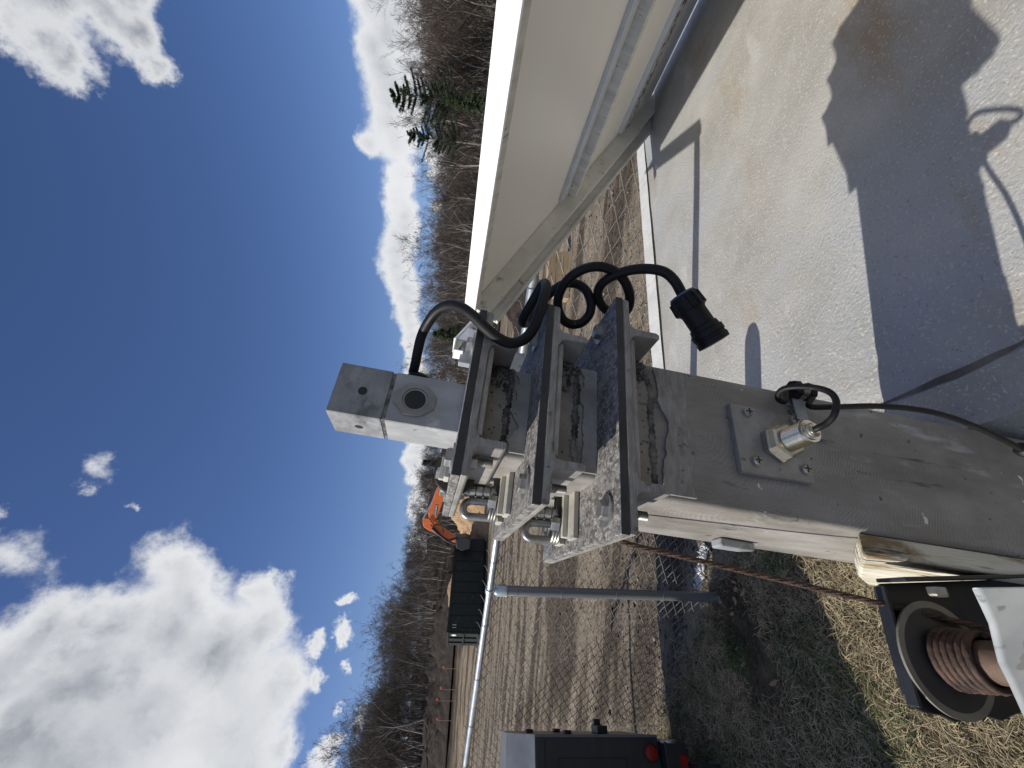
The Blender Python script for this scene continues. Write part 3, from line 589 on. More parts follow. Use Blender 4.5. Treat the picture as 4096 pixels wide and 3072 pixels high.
o = mound('wood_chip_pile', atY(1925, 1985, 45)[0], 45, 7.6, 6.0, 5.3, 'chips', 'tall pile of tan wood chips beneath the orange digger arm', 'pile', .25, 3, 110)
cm_ = C0+e1*Lc*.52+e2*Wc*.5
o = mound('chip_load', cm_[0], cm_[1], Lc*.47, Wc*.47, .75, 'chips', 'wood chips heaped in the dark green container', 'load', .12, 5, 40, rz=math.radians(47)); o.location.z = Hc-.35
b1, b2 = gp(1850, 2700), gp(1838, 3072)
o = mound('soil_berm', -50, 51, 27, 2.6, 2.9, 'soil', 'long dark soil bank under the bare trees, left of the container', 'soil bank', .55, 9, 120, rz=math.radians(-2), ridge=True); o.location.z = 2.7
o = mound('soil_mound', 5.2, 17.5, 5.2, 2.6, 1.45, 'soil', 'low dark soil mound beyond the fence, below the tilted panel', 'soil bank', .28, 12, 90, rz=.1)

# timber
t0 = gp(2190, 1190); 
for k, (dz, ln, lab) in enumerate([(0, 2.6, 'lowest and longest of three fresh timbers behind the top rail of the fence'), (.17, 2.4, 'middle one of three fresh timbers behind the top rail of the fence'), (.34, 2.2, 'topmost of three fresh timbers behind the top rail of the fence')]):
    m = MB(); p = np.array([2.02+dz*.3, 9.3, gh(2, 9)+dz-.0]); me_ = m.obox(p, (ln*.42, .10, 0), (-.03, .34, 0), (0, 0, .16))
    o = bpy.data.objects.new('timber_beam', mesh_from('timber_beam', m, 'lumber')); COL.objects.link(o); props(o, lab, 'timber', 'stacked fresh timbers')

# excavator, built in its own plane facing left towards the container
EX = atY(1700, 1950, 36.0); Yx = 38.0
def ep(x, y, dy=0): p = atY(x, y, Yx+dy); return p
exv = thing('excavator', 'orange excavator reaching its bent arm over the chip pile and container', 'excavator', (ep(1800, 1600)[0], Yx, 0), frame='W')
def slab(pts, th, y0=0):
    mb = MB(); P = [ep(*p) for p in pts]; n = len(P)
    return mb.add([(p[0], p[1]+y0-th/2, p[2]) for p in P]+[(p[0], p[1]+y0+th/2, p[2]) for p in P], [tuple(range(n)), tuple(range(n, 2*n))[::-1]]+[(i, i+n, (i+1) % n+n, (i+1) % n) for i in range(n)])
boom = part('boom', slab([(1735,2087),(1717,2072),(1716,2045),(1740,1975),(1752,1945),(1775,1880),(1840,1700),(1895,1640),(1915,1650),(1880,1750),(1815,1900),(1786,1960),(1771,2010),(1752,2060)], .75), 'orange', exv, bevel=.05)
stick = part('stick', slab([(1691,2080),(1696,2104),(1716,2118),(1770,2142),(1820,2168),(1828,2150),(1780,2118),(1752,2092),(1740,2078),(1712,2070),(1700,2068)], .55), 'orange', exv, bevel=.04)
m = MB(); m.cyl(ep(1692, 2078, -.1), ep(1748, 1975, -.1), .10, 12); m.cyl(ep(1735, 2002, -.1), ep(1752, 1955, -.1), .15, 12); part('arm_cylinder', m, 'cyl', boom, smooth=True)
m = MB(); m.cyl(ep(1735, 2122, -.35), ep(1790, 2165, -.35), .09, 12); m.cyl(ep(1728, 2112, -.35), ep(1752, 2135, -.35), .14, 12); part('bucket_cylinder', m, 'blacksteel', stick, smooth=True)
for q in ([(1722,2100),(1734,2104),(1745,2098),(1768,2104),(1772,2130)], [(1716,2072),(1728,2090),(1742,2102)], [(1790,2120),(1812,2118),(1826,2130),(1832,2160)]):
    m = MB(); m.tube([ep(x, y, -.45) for x, y in q], .05, 6, 4); part('hose', m, 'black', stick, smooth=True)
m = MB(); m.cyl(ep(1790, 2165, -.3), ep(1832, 2150, -.3), .1, 8); m.cyl(ep(1790, 2165, .3), ep(1822, 2178, .3), .1, 8); m.cyl(ep(1832, 2150, -.3), ep(1826, 2180, -.3), .1, 8); part('linkage', m, 'blacksteel', exv)
bk = slab([(1822,2148),(1826,2182),(1850,2195),(1880,2185),(1885,2150),(1860,2140)], 1.1); part('bucket', bk, 'blacksteel', exv, bevel=.05)
hp = ep(1905, 1560)
m = MB(); X0 = hp[0]; m.box((X0-2.2, Yx-1.3, 1.15), (X0+2.6, Yx+1.4, 2.4)); part('house', m, 'orange', exv, bevel=.12)
m = MB(); m.box((X0-2.2, Yx-1.45, 1.3), (X0-.6, Yx-.5, 3.0)); cb = part('cab', m, 'blacksteel', exv, bevel=.1)
m = MB(); m.box((X0-2.0, Yx-1.47, 2.0), (X0-.8, Yx-1.452, 2.85)); part('window', m, 'sheet_top', cb)
for dy in (-1.3, 1.0):
    m = MB(); m.prism([(X0-2.2, .25), (X0-1.9, .02), (X0+2.0, .02), (X0+2.3, .25), (X0+2.3, .6), (X0+2.0, .9), (X0-1.9, .9), (X0-2.2, .6)], Yx+dy-.3, Yx+dy+.3); part('track', m, 'blacksteel', exv, bevel=.05)
m = MB(); m.box((X0-.9, Yx-.9, .8), (X0+.9, Yx+.9, 1.16)); part('turntable', m, 'blacksteel', exv)
# name plate on the boom
c0, c1 = ep(1755, 2040, -.39), ep(1752, 2025, -.39)
def decal_pts(l): return [ep(x, y, -.385) for x, y in l]
D4 = decal_pts([(1734, 2063), (1747, 2061), (1753, 2018), (1742, 2016)])
m = MB(); m.add([(p[0], p[1], p[2]) for p in D4], [(0, 1, 2, 3)]); dcl = part('name_plate', m, 'labelgrey', boom)
fc = bpy.data.curves.new('lettering', 'FONT'); fc.body = 'DOOSAN'; fc.extrude = .004; fc.align_x = 'CENTER'; fc.align_y = 'CENTER'; fc.offset = .012
fo = bpy.data.objects.new('tmp_font', fc); COL.objects.link(fo); dg = bpy.context.evaluated_depsgraph_get(); fm = bpy.data.meshes.new_from_object(fo.evaluated_get(dg)); bpy.data.objects.remove(fo)
fm.materials.clear(); fm.materials.append(M['labelwhite'])
lt = bpy.data.objects.new('lettering', fm); COL.objects.link(lt); lt.parent = dcl
mid = sum(np.array(p) for p in D4)/4; ex = (np.array(D4[3])+np.array(D4[2]))/2-(np.array(D4[0])+np.array(D4[1]))/2; Lx = np.linalg.norm(ex); ex /= Lx; ey = np.array([0, -1., 0]); ez = ey; ey = np.cross(ez, ex)
wd = max(v.co.x for v in fm.vertices)-min(v.co.x for v in fm.vertices); k = Lx*.86/wd
lt.location = mid-np.array([0, .012, 0])-np.array(BASE[exv.name][0])
lt.rotation_euler = Matrix([[ex[i], ey[i], ez[i]] for i in range(3)]).to_euler(); lt.scale = (k, k*1.0, 1)

# ------------------------------------------------------------------ trees
def gen_tree(seed, height, spread=.55, levels=5, kind='bare', fork=.45, twiggy=1.0):
    r = np.random.default_rng(seed); segs = []      # (p0,p1,r0,r1,level)
    def grow(p, d, L, rad, lev):
        nseg = 5 if lev == 0 else (4 if lev == 1 else 3); pos = p; dirv = d
        pts = [p]
        for i in range(nseg):
            dirv = dirv + r.normal(0, .10+.05*lev, 3) + np.array([0, 0, .06 if lev > 0 else .0]); dirv /= np.linalg.norm(dirv)
            q = pos+dirv*L/nseg; r0 = rad*(1-.6*i/nseg); r1 = rad*(1-.6*(i+1)/nseg); segs.append((pos, q, r0, r1, lev)); pos = q; pts.append((q, dirv.copy(), r1, (i+1)/nseg))
        if lev >= levels: return
        nb = [9, 6, 5, 5, 4][lev] if lev < 5 else 3
        nb = max(2, int(nb*twiggy*(.8+.4*r.random())))
        for b in range(nb):
            tpos = r.uniform(.38, 1.0) if lev == 0 else r.uniform(.2, 1.0)
            k = min(nseg-1, int(tpos*nseg)); q, dq, rq, _ = pts[k+1] if k+1 < len(pts) else pts[-1]; base = q-dq*(L/nseg)*r.random()
            az = r.uniform(0, 2*PI); perp = np.cross(dq, [math.cos(az), math.sin(az), .3]); perp /= np.linalg.norm(perp)
            ang = r.uniform(.35, .95)*(spread+.45); nd = dq*math.cos(ang)+perp*math.sin(ang); nd[2] += .15; nd /= np.linalg.norm(nd)
            grow(base, nd, L*r.uniform(.34, .56)*(1.15 if lev == 0 else 1)*(1.25-.5*tpos if lev == 0 else 1), max(rq*r.uniform(.35, .6), .007), lev+1)
    grow(np.array([0, 0, -.3]), np.array([r.normal(0, .03), r.normal(0, .03), 1.]), height, height*.0125, 0)
    return segs
def seg_mesh(segs, lv, minr=.006):
    sg = [s for s in segs if lv(s[4])]
    A = np.array([s[0] for s in sg]); B = np.array([s[1] for s in sg]); ra = np.maximum([s[2] for s in sg], minr); rb = np.maximum([s[3] for s in sg], minr*.6)
    d = B-A; d /= np.linalg.norm(d, axis=1)[:, None]; u = np.cross(d, [0.3, .9, .1]); u /= np.linalg.norm(u, axis=1)[:, None]; w = np.cross(d, u); n = 3 if not lv(0) else 6
    V = []; 
    for k in range(n):
        a = 2*PI*k/n; o = u*math.cos(a)+w*math.sin(a); V.append(A+o*ra[:, None]); V.append(B+o*rb[:, None])
    V = np.stack(V, 1).reshape(-1, 3); base = np.arange(len(sg))*2*n; Fc = []
    for k in range(n):
        k2 = (k+1) % n; Fc.append(np.stack([base+2*k, base+2*k2, base+2*k2+1, base+2*k+1], 1))
    return V, np.concatenate(Fc)
def make_tree(name, label, loc, meshes, sc, rz, group, cat='tree'):
    o = bpy.data.objects.new(name, None); COL.objects.link(o); o.location = loc; o.scale = sc; o.rotation_euler = (0, 0, rz); props(o, label, cat, group)
    for nm, me in meshes:
        c = bpy.data.objects.new(nm, me); COL.objects.link(c); c.parent = o
    return o
protos = []
for k in range(8):
    sg = gen_tree(100+k, 15, spread=[.5,.7,.45,.6,.35,.8,.5,.65][k], levels=4, twiggy=1.0)
    bk_ = 'barkpale' if k in (1, 4, 6) else 'bark'
    V, Fc = seg_mesh(sg, lambda l: l <= 1, .035); tm = fast_mesh('trunk', V, Fc, bk_, True)
    V, Fc = seg_mesh(sg, lambda l: l >= 2, .016); cmx = fast_mesh('crown', V, Fc, 'twig')
    protos.append([('trunk', tm), ('crown', cmx)])
def needles(segs, rr, per, size, levs, droop=0.):
    sg = [s for s in segs if s[4] in levs]; V = []; k = 0
    A = np.array([s[0] for s in sg]); B = np.array([s[1] for s in sg]); n = len(sg)*per
    t = rng.random((n, 1)); A = np.repeat(A, per, 0); B = np.repeat(B, per, 0); P = A+(B-A)*t+rng.normal(0, rr, (n, 3))
    d = rng.normal(0, 1, (n, 3)); d[:, 2] -= droop; d /= np.linalg.norm(d, axis=1)[:, None]; e = rng.normal(0, 1, (n, 3)); e -= (e*d).sum(1)[:, None]*d; e /= np.linalg.norm(e, axis=1)[:, None]
    s = size*rng.uniform(.5, 1.4, (n, 1)); V = np.stack([P-d*s, P+e*s*.22, P+d*s, P-e*s*.22], 1).reshape(-1, 3); Fc = np.arange(n*4).reshape(-1, 4); return V, Fc
def conifer(seed, height, wid, whorls, per, droop, top_bare=0.2, lift=.1, gap=.0, size=.16, pw=.75):
    r = np.random.default_rng(seed); segs = []; tr0 = [(np.array([0, 0, -.3]), np.array([0, 0, height*.5]), height*.014, height*.01, 0), (np.array([0, 0, height*.5]), np.array([.1, 0, height]), height*.01, .015, 0)]
    for i in range(whorls):
        f = i/(whorls-1); z = height*(top_bare+(1-top_bare)*f); L = wid*(1-f*.93)**pw*r.uniform(.55, 1.1)+.25
        for k in range(per):
            if r.random() < gap: continue
            az = 2*PI*k/per+r.uniform(-.4, .4); L2 = L*r.uniform(.55, 1.1); p = np.array([0, 0, z+r.uniform(-.2, .2)]); q = p
            for j in range(4):
                dz = lift*(1.2-j*.25)-droop*(j/3); q2 = q+np.array([math.cos(az), math.sin(az), dz])*L2/4; segs.append((q, q2, .03*(1-j*.2), .02, 2)); 
                for sd in (-1, 1):
                    a2 = az+sd*r.uniform(.5, 1.0); l3 = L2*.28*(1.1-j*.15); segs.append((q2, q2+np.array([math.cos(a2), math.sin(a2), dz*.6])*l3, .012, .006, 3))
                q = q2
    return tr0, segs
def conifer_mesh(seed, height, wid, whorls, per, droop, matn, npers, size, **k):
    t0_, sg = conifer(seed, height, wid, whorls, per, droop, **k)
    V, Fc = seg_mesh(t0_+sg, lambda l: True, .008); tm = fast_mesh('trunk', V, Fc, 'bark', True)
    V, Fc = needles(sg, size*.55, npers, size, (2, 3), droop); return [('trunk', tm), ('crown', fast_mesh('crown', V, Fc, matn))]
pine = conifer_mesh(5, 20, 5.4, 12, 6, -.25, 'needle', 46, .15, top_bare=.5, lift=.22, gap=.34, pw=.5)
hem = conifer_mesh(6, 12, 3.0, 22, 7, .45, 'hemlock', 12, .17, top_bare=.1)
spr = conifer_mesh(8, 14, 2.6, 24, 7, .2, 'needle', 14, .18, top_bare=.12)
sky_ = [(3072,1370),(3037,1361),(2970,1393),(2896,1425),(2835,1440),(2765,1486),(2719,1528),(2663,1523),(2602,1500),(2500,1509),(2440,1533),(2384,1560),(2337,1598),(2300,1625),(2200,1660),(2100,1705),(1980,1712),(1850,1712),(1700,1712),(1500,1700),(1350,1690),(1200,1722),(1050,1705),(967,1705),(850,1725),(700,1745),(600,1740),(450,1705),(300,1690),(150,1670),(0,1685),(-300,1650),(-900,1640)]
sy = np.array([a for a, b in sky_][::-1]); sx = np.array([b for a, b in sky_][::-1])
looks = ['bare {c} tree with {s} crown standing {w}', 'leafless {c} tree, {s} crown, {w}']
n_t = 0; tl_ = []
def where(y):
    if y > 2640: return 'above the far soil bank'
    if y > 2160: return 'behind the dark green container'
    if y > 1750: return 'behind the digger and chip pile'
    if y > 1250: return 'behind the mast head and cable'
    if y > 800: return 'above the tilted panel\'s upper corner'
    return 'beside the tall pine'
for row, (Y0, Y1, cnt, kfac) in enumerate([(50, 54, 46, .96), (56, 62, 60, 1.0), (64, 74, 60, .94), (76, 92, 60, .86)]):
    for i in range(cnt):
        yy = -500+(3500+500)*(i+rng.uniform(.1, .9))/cnt; Y = rng.uniform(Y0, Y1)
        sxv = float(np.interp(yy, sy, sx)); top = atY(sxv, yy, Y); z0 = gh(top[0], Y); hgt = (top[2]-z0)*kfac*rng.uniform(.80, 1.04)*1.0
        if hgt < 3: continue
        k = int(rng.integers(0, 8)); s = hgt/17.2
        lab = '%s bare tree, %s crown, %s, %s' % ('pale' if k in (1, 4, 6) else 'grey', ['narrow','wide','slim','rounded','upright','broad','open','spreading'][k], where(yy), ['front row','second row','third row','back row'][row])
        tl_.append((lab, yy)); make_tree('bare_tree', lab, (top[0], Y, z0-.1), protos[k], (s*rng.uniform(.9, 1.25), s*rng.uniform(.9, 1.25), s), rng.uniform(0, 6.28), 'bare trees '+where(yy)); n_t += 1
bt_ = [o for o in COL.objects if o.name.startswith('bare_tree')]
byl = {}
for o, (lab, yy) in zip(sorted(bt_, key=lambda q: q.name), tl_): byl.setdefault(o['label'], []).append(o)
for lab, os_ in byl.items():
    if len(os_) > 1:
        os_.sort(key=lambda q: -q.location.x/q.location.y); nn = len(os_)
        for i, o in enumerate(os_): o['label'] = lab + ' (' + ('uppermost' if i == nn-1 else ['lowest', 'second lowest', 'third lowest', 'fourth lowest', 'fifth lowest', 'sixth lowest', 'seventh lowest'][min(i, 6)]) + ')'
def place(ms, hh, x, y, Y, wf, lab, name, cat='tree', grp=None):
    p = atY(x, y, Y); z0 = gh(p[0], Y); s = (p[2]-z0)/hh; make_tree(name, lab, (p[0], Y, z0-.1), ms, (s*wf, s*wf, s), rng.uniform(0, 6), grp, cat)
place(pine, 20, 1572, 375, 50, 1.15, 'tall ragged white pine rising above the bare trees over the panel', 'pine_tree')
place(pine, 20, 1638, 545, 51, .95, 'shorter ragged pine leaning against the taller one', 'pine_tree')
place(hem, 12, 1735, 1335, 46, 1.0, 'green hemlock with drooping boughs between mast head and panel corner', 'hemlock_tree')
place(hem, 12, 1790, 400, 47, 1.1, 'green hemlock low in front of the tall pine', 'hemlock_tree')
place(hem, 12, 1790, 2290, 52, 1.2, 'dark green hemlock showing above the container\'s far end', 'hemlock_tree')
place(hem, 12, 1760, 2790, 53, .9, 'small dark hemlock above the soil bank', 'hemlock_tree')
place(spr, 14, 1692, 1850, 62, 1.3, 'dark spruce behind the left side of the mast head', 'spruce_tree')
place(spr, 14, 1703, 1905, 64, 1.2, 'shorter dark spruce beside the spruce behind the mast head', 'spruce_tree')
place(spr, 14, 1706, 1960, 66, 1.0, 'dark spruce directly above the digger boom', 'spruce_tree')
# far-off wood that reads as one mass
pts_, scs, ros = [], [], []
for i in range(1900):
    yy = rng.uniform(-1100, 4200); Y = rng.uniform(54, 128); sxv = float(np.interp(yy, sy, sx)); top = atY(sxv+40, yy, Y); z0 = gh(top[0], Y); s_ = max(.3, (top[2]-z0)/17.)*rng.uniform(.45, .92)
    pts_.append((top[0], Y, z0-.2)); scs.append((s_*1.5, s_*1.5, s_)); ros.append(rng.uniform(0, 6.28))
me = bpy.data.meshes.new('far_wood'); me.from_pydata(pts_, [], [])
at_ = me.attributes.new('sc', 'FLOAT_VECTOR', 'POINT'); at_.data.foreach_set('vector', np.array(scs, np.float32).ravel())
at_ = me.attributes.new('ro', 'FLOAT_VECTOR', 'POINT'); at_.data.foreach_set('vector', np.array([(0, 0, a) for a in ros], np.float32).ravel())
at_ = me.attributes.new('kd', 'INT', 'POINT'); at_.data.foreach_set('value', np.arange(len(pts_), dtype=np.int32) % 4)
fwo = struct('far_wood', me, 'stuff', 'leafless brown wood massed behind the yard')
ng_ = bpy.data.node_groups.new('far_wood_nodes', 'GeometryNodeTree'); ng_.interface.new_socket('Geometry', in_out='INPUT', socket_type='NodeSocketGeometry'); ng_.interface.new_socket('Geometry', in_out='OUTPUT', socket_type='NodeSocketGeometry')
gi = ng_.nodes.new('NodeGroupInput'); go = ng_.nodes.new('NodeGroupOutput'); jn = ng_.nodes.new('GeometryNodeJoinGeometry')
def nattr(nm, dt): a = ng_.nodes.new('GeometryNodeInputNamedAttribute'); a.data_type = dt; a.inputs['Name'].default_value = nm; return a.outputs['Attribute']
a_s, a_r, a_k = nattr('sc', 'FLOAT_VECTOR'), nattr('ro', 'FLOAT_VECTOR'), nattr('kd', 'INT')
trees_ = [o for o in COL.objects if o.name.startswith('bare_tree')]
for k in range(4):
    src = {c.name.split('.')[0]: c for o in trees_ for c in o.children if c.data in (protos[k*2 % 8][0][1], protos[k*2 % 8][1][1])}
    for nm in ('trunk', 'crown'):
        ip = ng_.nodes.new('GeometryNodeInstanceOnPoints'); oi = ng_.nodes.new('GeometryNodeObjectInfo'); oi.inputs['Object'].default_value = src[nm]; oi.inputs['As Instance'].default_value = True; oi.transform_space = 'ORIGINAL'
        cmp_ = ng_.nodes.new('FunctionNodeCompare'); cmp_.data_type = 'INT'; cmp_.operation = 'EQUAL'; ng_.links.new(a_k, cmp_.inputs[2]); cmp_.inputs[3].default_value = k
        ng_.links.new(gi.outputs[0], ip.inputs['Points']); ng_.links.new(cmp_.outputs[0], ip.inputs['Selection']); ng_.links.new(oi.outputs['Geometry'], ip.inputs['Instance']); ng_.links.new(a_r, ip.inputs['Rotation']); ng_.links.new(a_s, ip.inputs['Scale'])
        ng_.links.new(ip.outputs[0], jn.inputs[0])
ng_.links.new(jn.outputs[0], go.inputs[0]); fwo.modifiers.new('wood', 'NODES').node_group = ng_
#OBJECTS
# ------------------------------------------------------------------ telescoping mast
CR, CD = .245, .577
mast = thing('telescoping_mast', 'weathered square aluminium telescoping mast with three stacked bracket plates', 'mast', (CR, CD, -2.2))
def sq_tube(mb, r0, r1, d0, d1, z0, z1, rad=.008, seg=4, segz=1):
    P = []
    for (cx_, cy_, a0) in ((r1-rad, d1-rad, 0), (r0+rad, d1-rad, 90), (r0+rad, d0+rad, 180), (r1-rad, d0+rad, 270)):
        for i in range(seg+1): a = math.radians(a0+90*i/seg); P.append((cx_+rad*math.cos(a), cy_+rad*math.sin(a)))
    return mb.ring_sweep([[(x, y, z) for x, y in P] for z in np.linspace(z0, z1, segz+1)])
TUB = [(.146, .344, .478, .676, -2.2, -.206), (.162, .328, .494, .660, -.3, -.114), (.178, .312, .510, .644, -.2, -.030)]
for i, (r0, r1, d0, d1, z0, z1) in enumerate(TUB):
    m = MB(); sq_tube(m, r0, r1, d0, d1, z0, z1, .007)
    tp = part(['outer_tube', 'middle_tube', 'inner_tube'][i], m, 'alu' if i == 0 else 'alu_plain', mast, smooth=True, angle=30)
    if i == 0: outer = tp
# weld beads: uneven ropes of metal along the front below each bracket
def bead(mb, p0, p1, r, seed, n=60, wob=.4, flat=.6):
    p0, p1 = np.array(p0, float), np.array(p1, float); rings = []
    d = p1-p0; d /= np.linalg.norm(d); u = np.cross(d, [0, 1, 0]); 
    for i in range(n+1):
        t = i/n; p = p0+(p1-p0)*t; q = r*(1+wob*noise.noise(Vector((t*9, seed, 0)))+.25*math.sin(i*2.1))*min(1, 6*t+.25, 6*(1-t)+.25)
        p = p+u*(.35*r*noise.noise(Vector((t*6, seed+7, 1)))*3)
        rings.append([p+u*math.cos(a)*q*1.3+np.array([0, -1, 0])*math.sin(a)*q*flat for a in np.linspace(0, 2*PI, 9)[:-1]])
    mb.ring_sweep(rings)
BK = [dict(r0=.087, r1=.403, d0=.420, d1=.739, z=-.186, t=0, fill=.012, leg=.042, lw=.010, tube=TUB[0]),
      dict(r0=.108, r1=.381, d0=.438, d1=.716, z=-.094, t=1, leg=.040, lw=.009, tube=TUB[1]),
      dict(r0=.130, r1=.360, d0=.453, d1=.693, z=-.005, t=2, leg=.038, lw=.009, tube=TUB[2])]
hexm = MB(); hexm.lathe((0, 0, 0), (0, 0, 1), [(0, .0185), (.0022, .0185)], 24); hexm.hexnut((0, 0, .0022), (0, 0, 1), .0112, .0075, .12)
hexme = mesh_from('bolt', hexm, 'zinc', smooth=True, sc=S, angle=30)
shank = MB(); shank.lathe((0, 0, 0), (0, 0, -1), sum([[(i*.0018, .0058), (i*.0018+.0009, .0048)] for i in range(16)], []), 12); shank.hexnut((0, 0, 0), (0, 0, -1), .0105, .009)
shme = mesh_from('threaded_end', shank, 'zinc', smooth=True, sc=S, angle=30)
flags_ = []
for bi, b in enumerate(BK):
    zt = b['z']; pt_, ft = .0105, .0095          # pad and flange thickness
    tr0, tr1 = b['tube'][0], b['tube'][1]
    l0, l1 = tr0-.011, tr0-.0005; k0, k1 = tr1+.0005, tr1+.011
    zf = zt-pt_; fl_ = zf-ft; lg = b['leg']; fr = .011
    prof = [(b['r0'], zf), (b['r0'], fl_+.003), (b['r0']+.003, fl_)]
    prof += [(l0-fr+fr*math.sin(a), fl_-fr+fr*math.cos(a)) for a in np.linspace(0, PI/2, 5)]
    prof += [(l0, fl_-lg+.004), (l0+.003, fl_-lg), (l1-.002, fl_-lg), (l1, fl_-lg+.003)]
    prof += [(l1, fl_-fr), (l1+fr*(1-math.cos(.5)), fl_-fr*.45), (l1+fr, fl_)]
    prof += [(k0-fr, fl_), (k0-fr*(1-math.cos(.5)), fl_-fr*.45), (k0, fl_-fr), (k0, fl_-lg+.003), (k0+.002, fl_-lg), (k1-.003, fl_-lg), (k1, fl_-lg+.004)]
    prof += [(k1+fr-fr*math.cos(a), fl_-fr+fr*math.sin(a)) for a in np.linspace(0, PI/2, 5)]
    prof += [(b['r1']-.003, fl_), (b['r1'], fl_+.003), (b['r1'], zf)]
    m = MB(); m.prism(prof, b['d0'], b['d1'], 'rz')
    m.m = [0]*len(m.f); m.m[0] = 1
    ch = part('bracket_channel', m, ['alu_plain', 'cut'], mast, smooth=True, angle=30, bevel=.0012)
    # wear pad with a clipped rear left corner
    m = MB(); m.prism([(b['r0']-.001, b['d0']-.001), (b['r1']+.001, b['d0']-.001), (b['r1']+.001, b['d1']-.03), (b['r1']-.025, b['d1']), (b['r0'], b['d1'])], zf+.0003, zt, 'rd')
    m.m = [0, 0]+[1]+[0]*(len(m.f)-3); m.m[2] = 1; m.m[3] = 1
    part('wear_pad', m, ['pad', 'padedge'], ch, bevel=.001)
    for r_, d_ in ((b['r0']+.030, b['d0']+.036), (b['r1']-.022, b['d0']+.055), (b['r0']+.034, b['d1']-.03)):
        inst('bolt', hexme, ch, (r_, d_, zt+.0003), rot=(0, 0, random.uniform(0, 1)))
        inst('threaded_end', shme, ch, (r_, d_, fl_), rot=(0, 0, random.uniform(0, 1)))
    # lip weld between the legs and ragged bead lower on the tube face
    m = MB(); fd = b['tube'][2]
    m.box((l1+.004, b['d0']+.004, fl_-.008), (k0-.004, fd+.0, fl_-.0002))
    part('inner_lip', m, 'cut', ch, bevel=.002)
    m = MB(); zw = fl_-lg-.006+(.0 if bi else -.008)
    bead(m, (l1+.010, fd-.0005, zw+.004), (k0-.012, fd-.0005, zw+.002), .0036, bi+1, wob=.8, flat=.5)
    for _ in range(18):
        p = (random.uniform(l1+.008, k0-.008), fd, random.uniform(fl_-lg-.004, fl_-.012)); q = random.uniform(.0008, .0022); m.lathe(p, (0, -1, 0), [(0, q), (q*.3, q*.9), (q*.5, q*.4)], 7)
    for rr in (k0-.004,):
        for _ in range(80):
            p = (rr-abs(random.gauss(0, .016)), fd-.001+random.uniform(-.003, 0), fl_-.012-random.random()*lg*.85); q = random.uniform(.0015, .0042); m.lathe(p, (random.uniform(-.4, .4), -1, 0), [(0, q), (q*.5, q*.8), (q*.8, q*.3)], 7)
    w1 = part('weld', m, 'weld', ch, smooth=True, angle=60); w1['kind'] = 'stuff'
    # torn lower plate lapped over the tube face
    m = MB(); n_ = 46; up_, dn_ = [], []
    for i in range(n_+1):
        t = i/n_; r_ = l1+.008+(k0-l1-.016)*t; z_ = zw-.004+.010*noise.noise(Vector((t*5, bi*3.1, 2)))+.003*noise.noise(Vector((t*19, bi, 5)))-.012*math.sin(PI*t)**2*(.3 if bi else 1); up_.append((r_, z_)); dn_.append((r_, zw-.05-.006*noise.noise(Vector((t*4, bi, 9))) if bi == 0 else zw-.06))
    m.prism(up_+dn_[::-1], fd-.0046, fd-.0002, 'rz')
    part('lapped_plate', m, 'cut' if bi == 0 else 'alu_plain', ch, label='ragged torn-edged plate lapped over the tube')
    # sheave with its cheek plates, axle nuts, thimble clamp and rope stub
    if bi < 3:
        sc_, sd = [(.150, .600), (.170, .610), (.170, .600)][bi]
        m = MB(); R1 = .030
        m.lathe((sc_+.004, sd-.006, zt-.008), (0, 1, 0), [(0, .012), (.0005, R1), (.003, R1), (.006, R1*.82), (.009, R1), (.0115, R1), (.012, .012)], 36)
        sv = part('sheave', m, 'flange', ch, smooth=True, angle=30)
        cw = .030 if bi < 2 else -.004
        m = MB(); m.box((sc_-.020-cw, sd-.046, zt+.0005), (sc_+.026, sd-.020, zt+.0075)); part('cheek_plate', m, 'bar', sv, bevel=.001)
        m = MB(); m.box((sc_-.016-cw, sd-.0195, zt+.0004), (sc_+.020, sd-.010, zt+.0145)); part('cheek_plate', m, 'bar', sv, bevel=.001)
        m = MB(); m.box((sc_-.020-cw, sd+.014, zt+.0005), (sc_+.006, sd+.040, zt+.0085)); part('cheek_plate', m, 'bar', sv, bevel=.001)
        m = MB(); m.hexnut((sc_-.028+(.026 if bi == 2 else 0), sd-.005, zt+(.0150 if bi < 2 else .006)), (.1, .2, 1), .0100, .012, .1); part('axle_nut', m, 'zinc', sv, smooth=True, angle=25)
        if bi < 2:
            # U clip and ribbed ferrule pointing up and back
            o = np.array([sc_-.036, sd+.010, zt+.016]); up = np.array([-.04, .10, .99]); up /= np.linalg.norm(up); sd_ = np.array([1, -.12, 0.]); sd_ /= np.linalg.norm(sd_)
            pts = [o+sd_*-.011+up*t for t in np.linspace(0, .034, 4)]+[o+up*(.034+.011*math.sin(a))-sd_*.011*math.cos(a) for a in np.linspace(.3, PI-.3, 6)]+[o+sd_*.011+up*t for t in np.linspace(.034, 0, 4)]
            m = MB(); m.tube(pts, .0056, 12, 4); part('u_clip', m, 'zinc', sv, smooth=True)
            m = MB(); o2 = o+sd_*.026+np.array([0, 0, -.002]); m.lathe(o2, up, sum([[(i*.0108, .0078), (i*.0108+.0012, .0095), (i*.0108+.009, .0095), (i*.0108+.0102, .0078)] for i in range(5)], []), 14); part('clamp_saddle', m, 'zinc', sv, smooth=True, angle=25)
            m = MB()
            for q in range(3): m.tube([o+sd_*(.014*math.cos(a))+np.array([0, .014*math.sin(a), -.002+q*.004]) for a in np.linspace(0, 5.6, 10)], .0024, 8, 3)
            part('rope_coil', m, 'zinc', sv, smooth=True)
            m = MB()
            for q in range(9):
                s0 = o2+up*.05; e = np.array([random.gauss(0, .006), random.gauss(0, .004), -.03-.02*random.random()]); m.tube([s0, s0+up*.012+e*.1, s0+up*.010+e*.6, s0+e], .0008, 4, 3)
            part('frayed_end', m, 'blacksteel', sv, smooth=True)
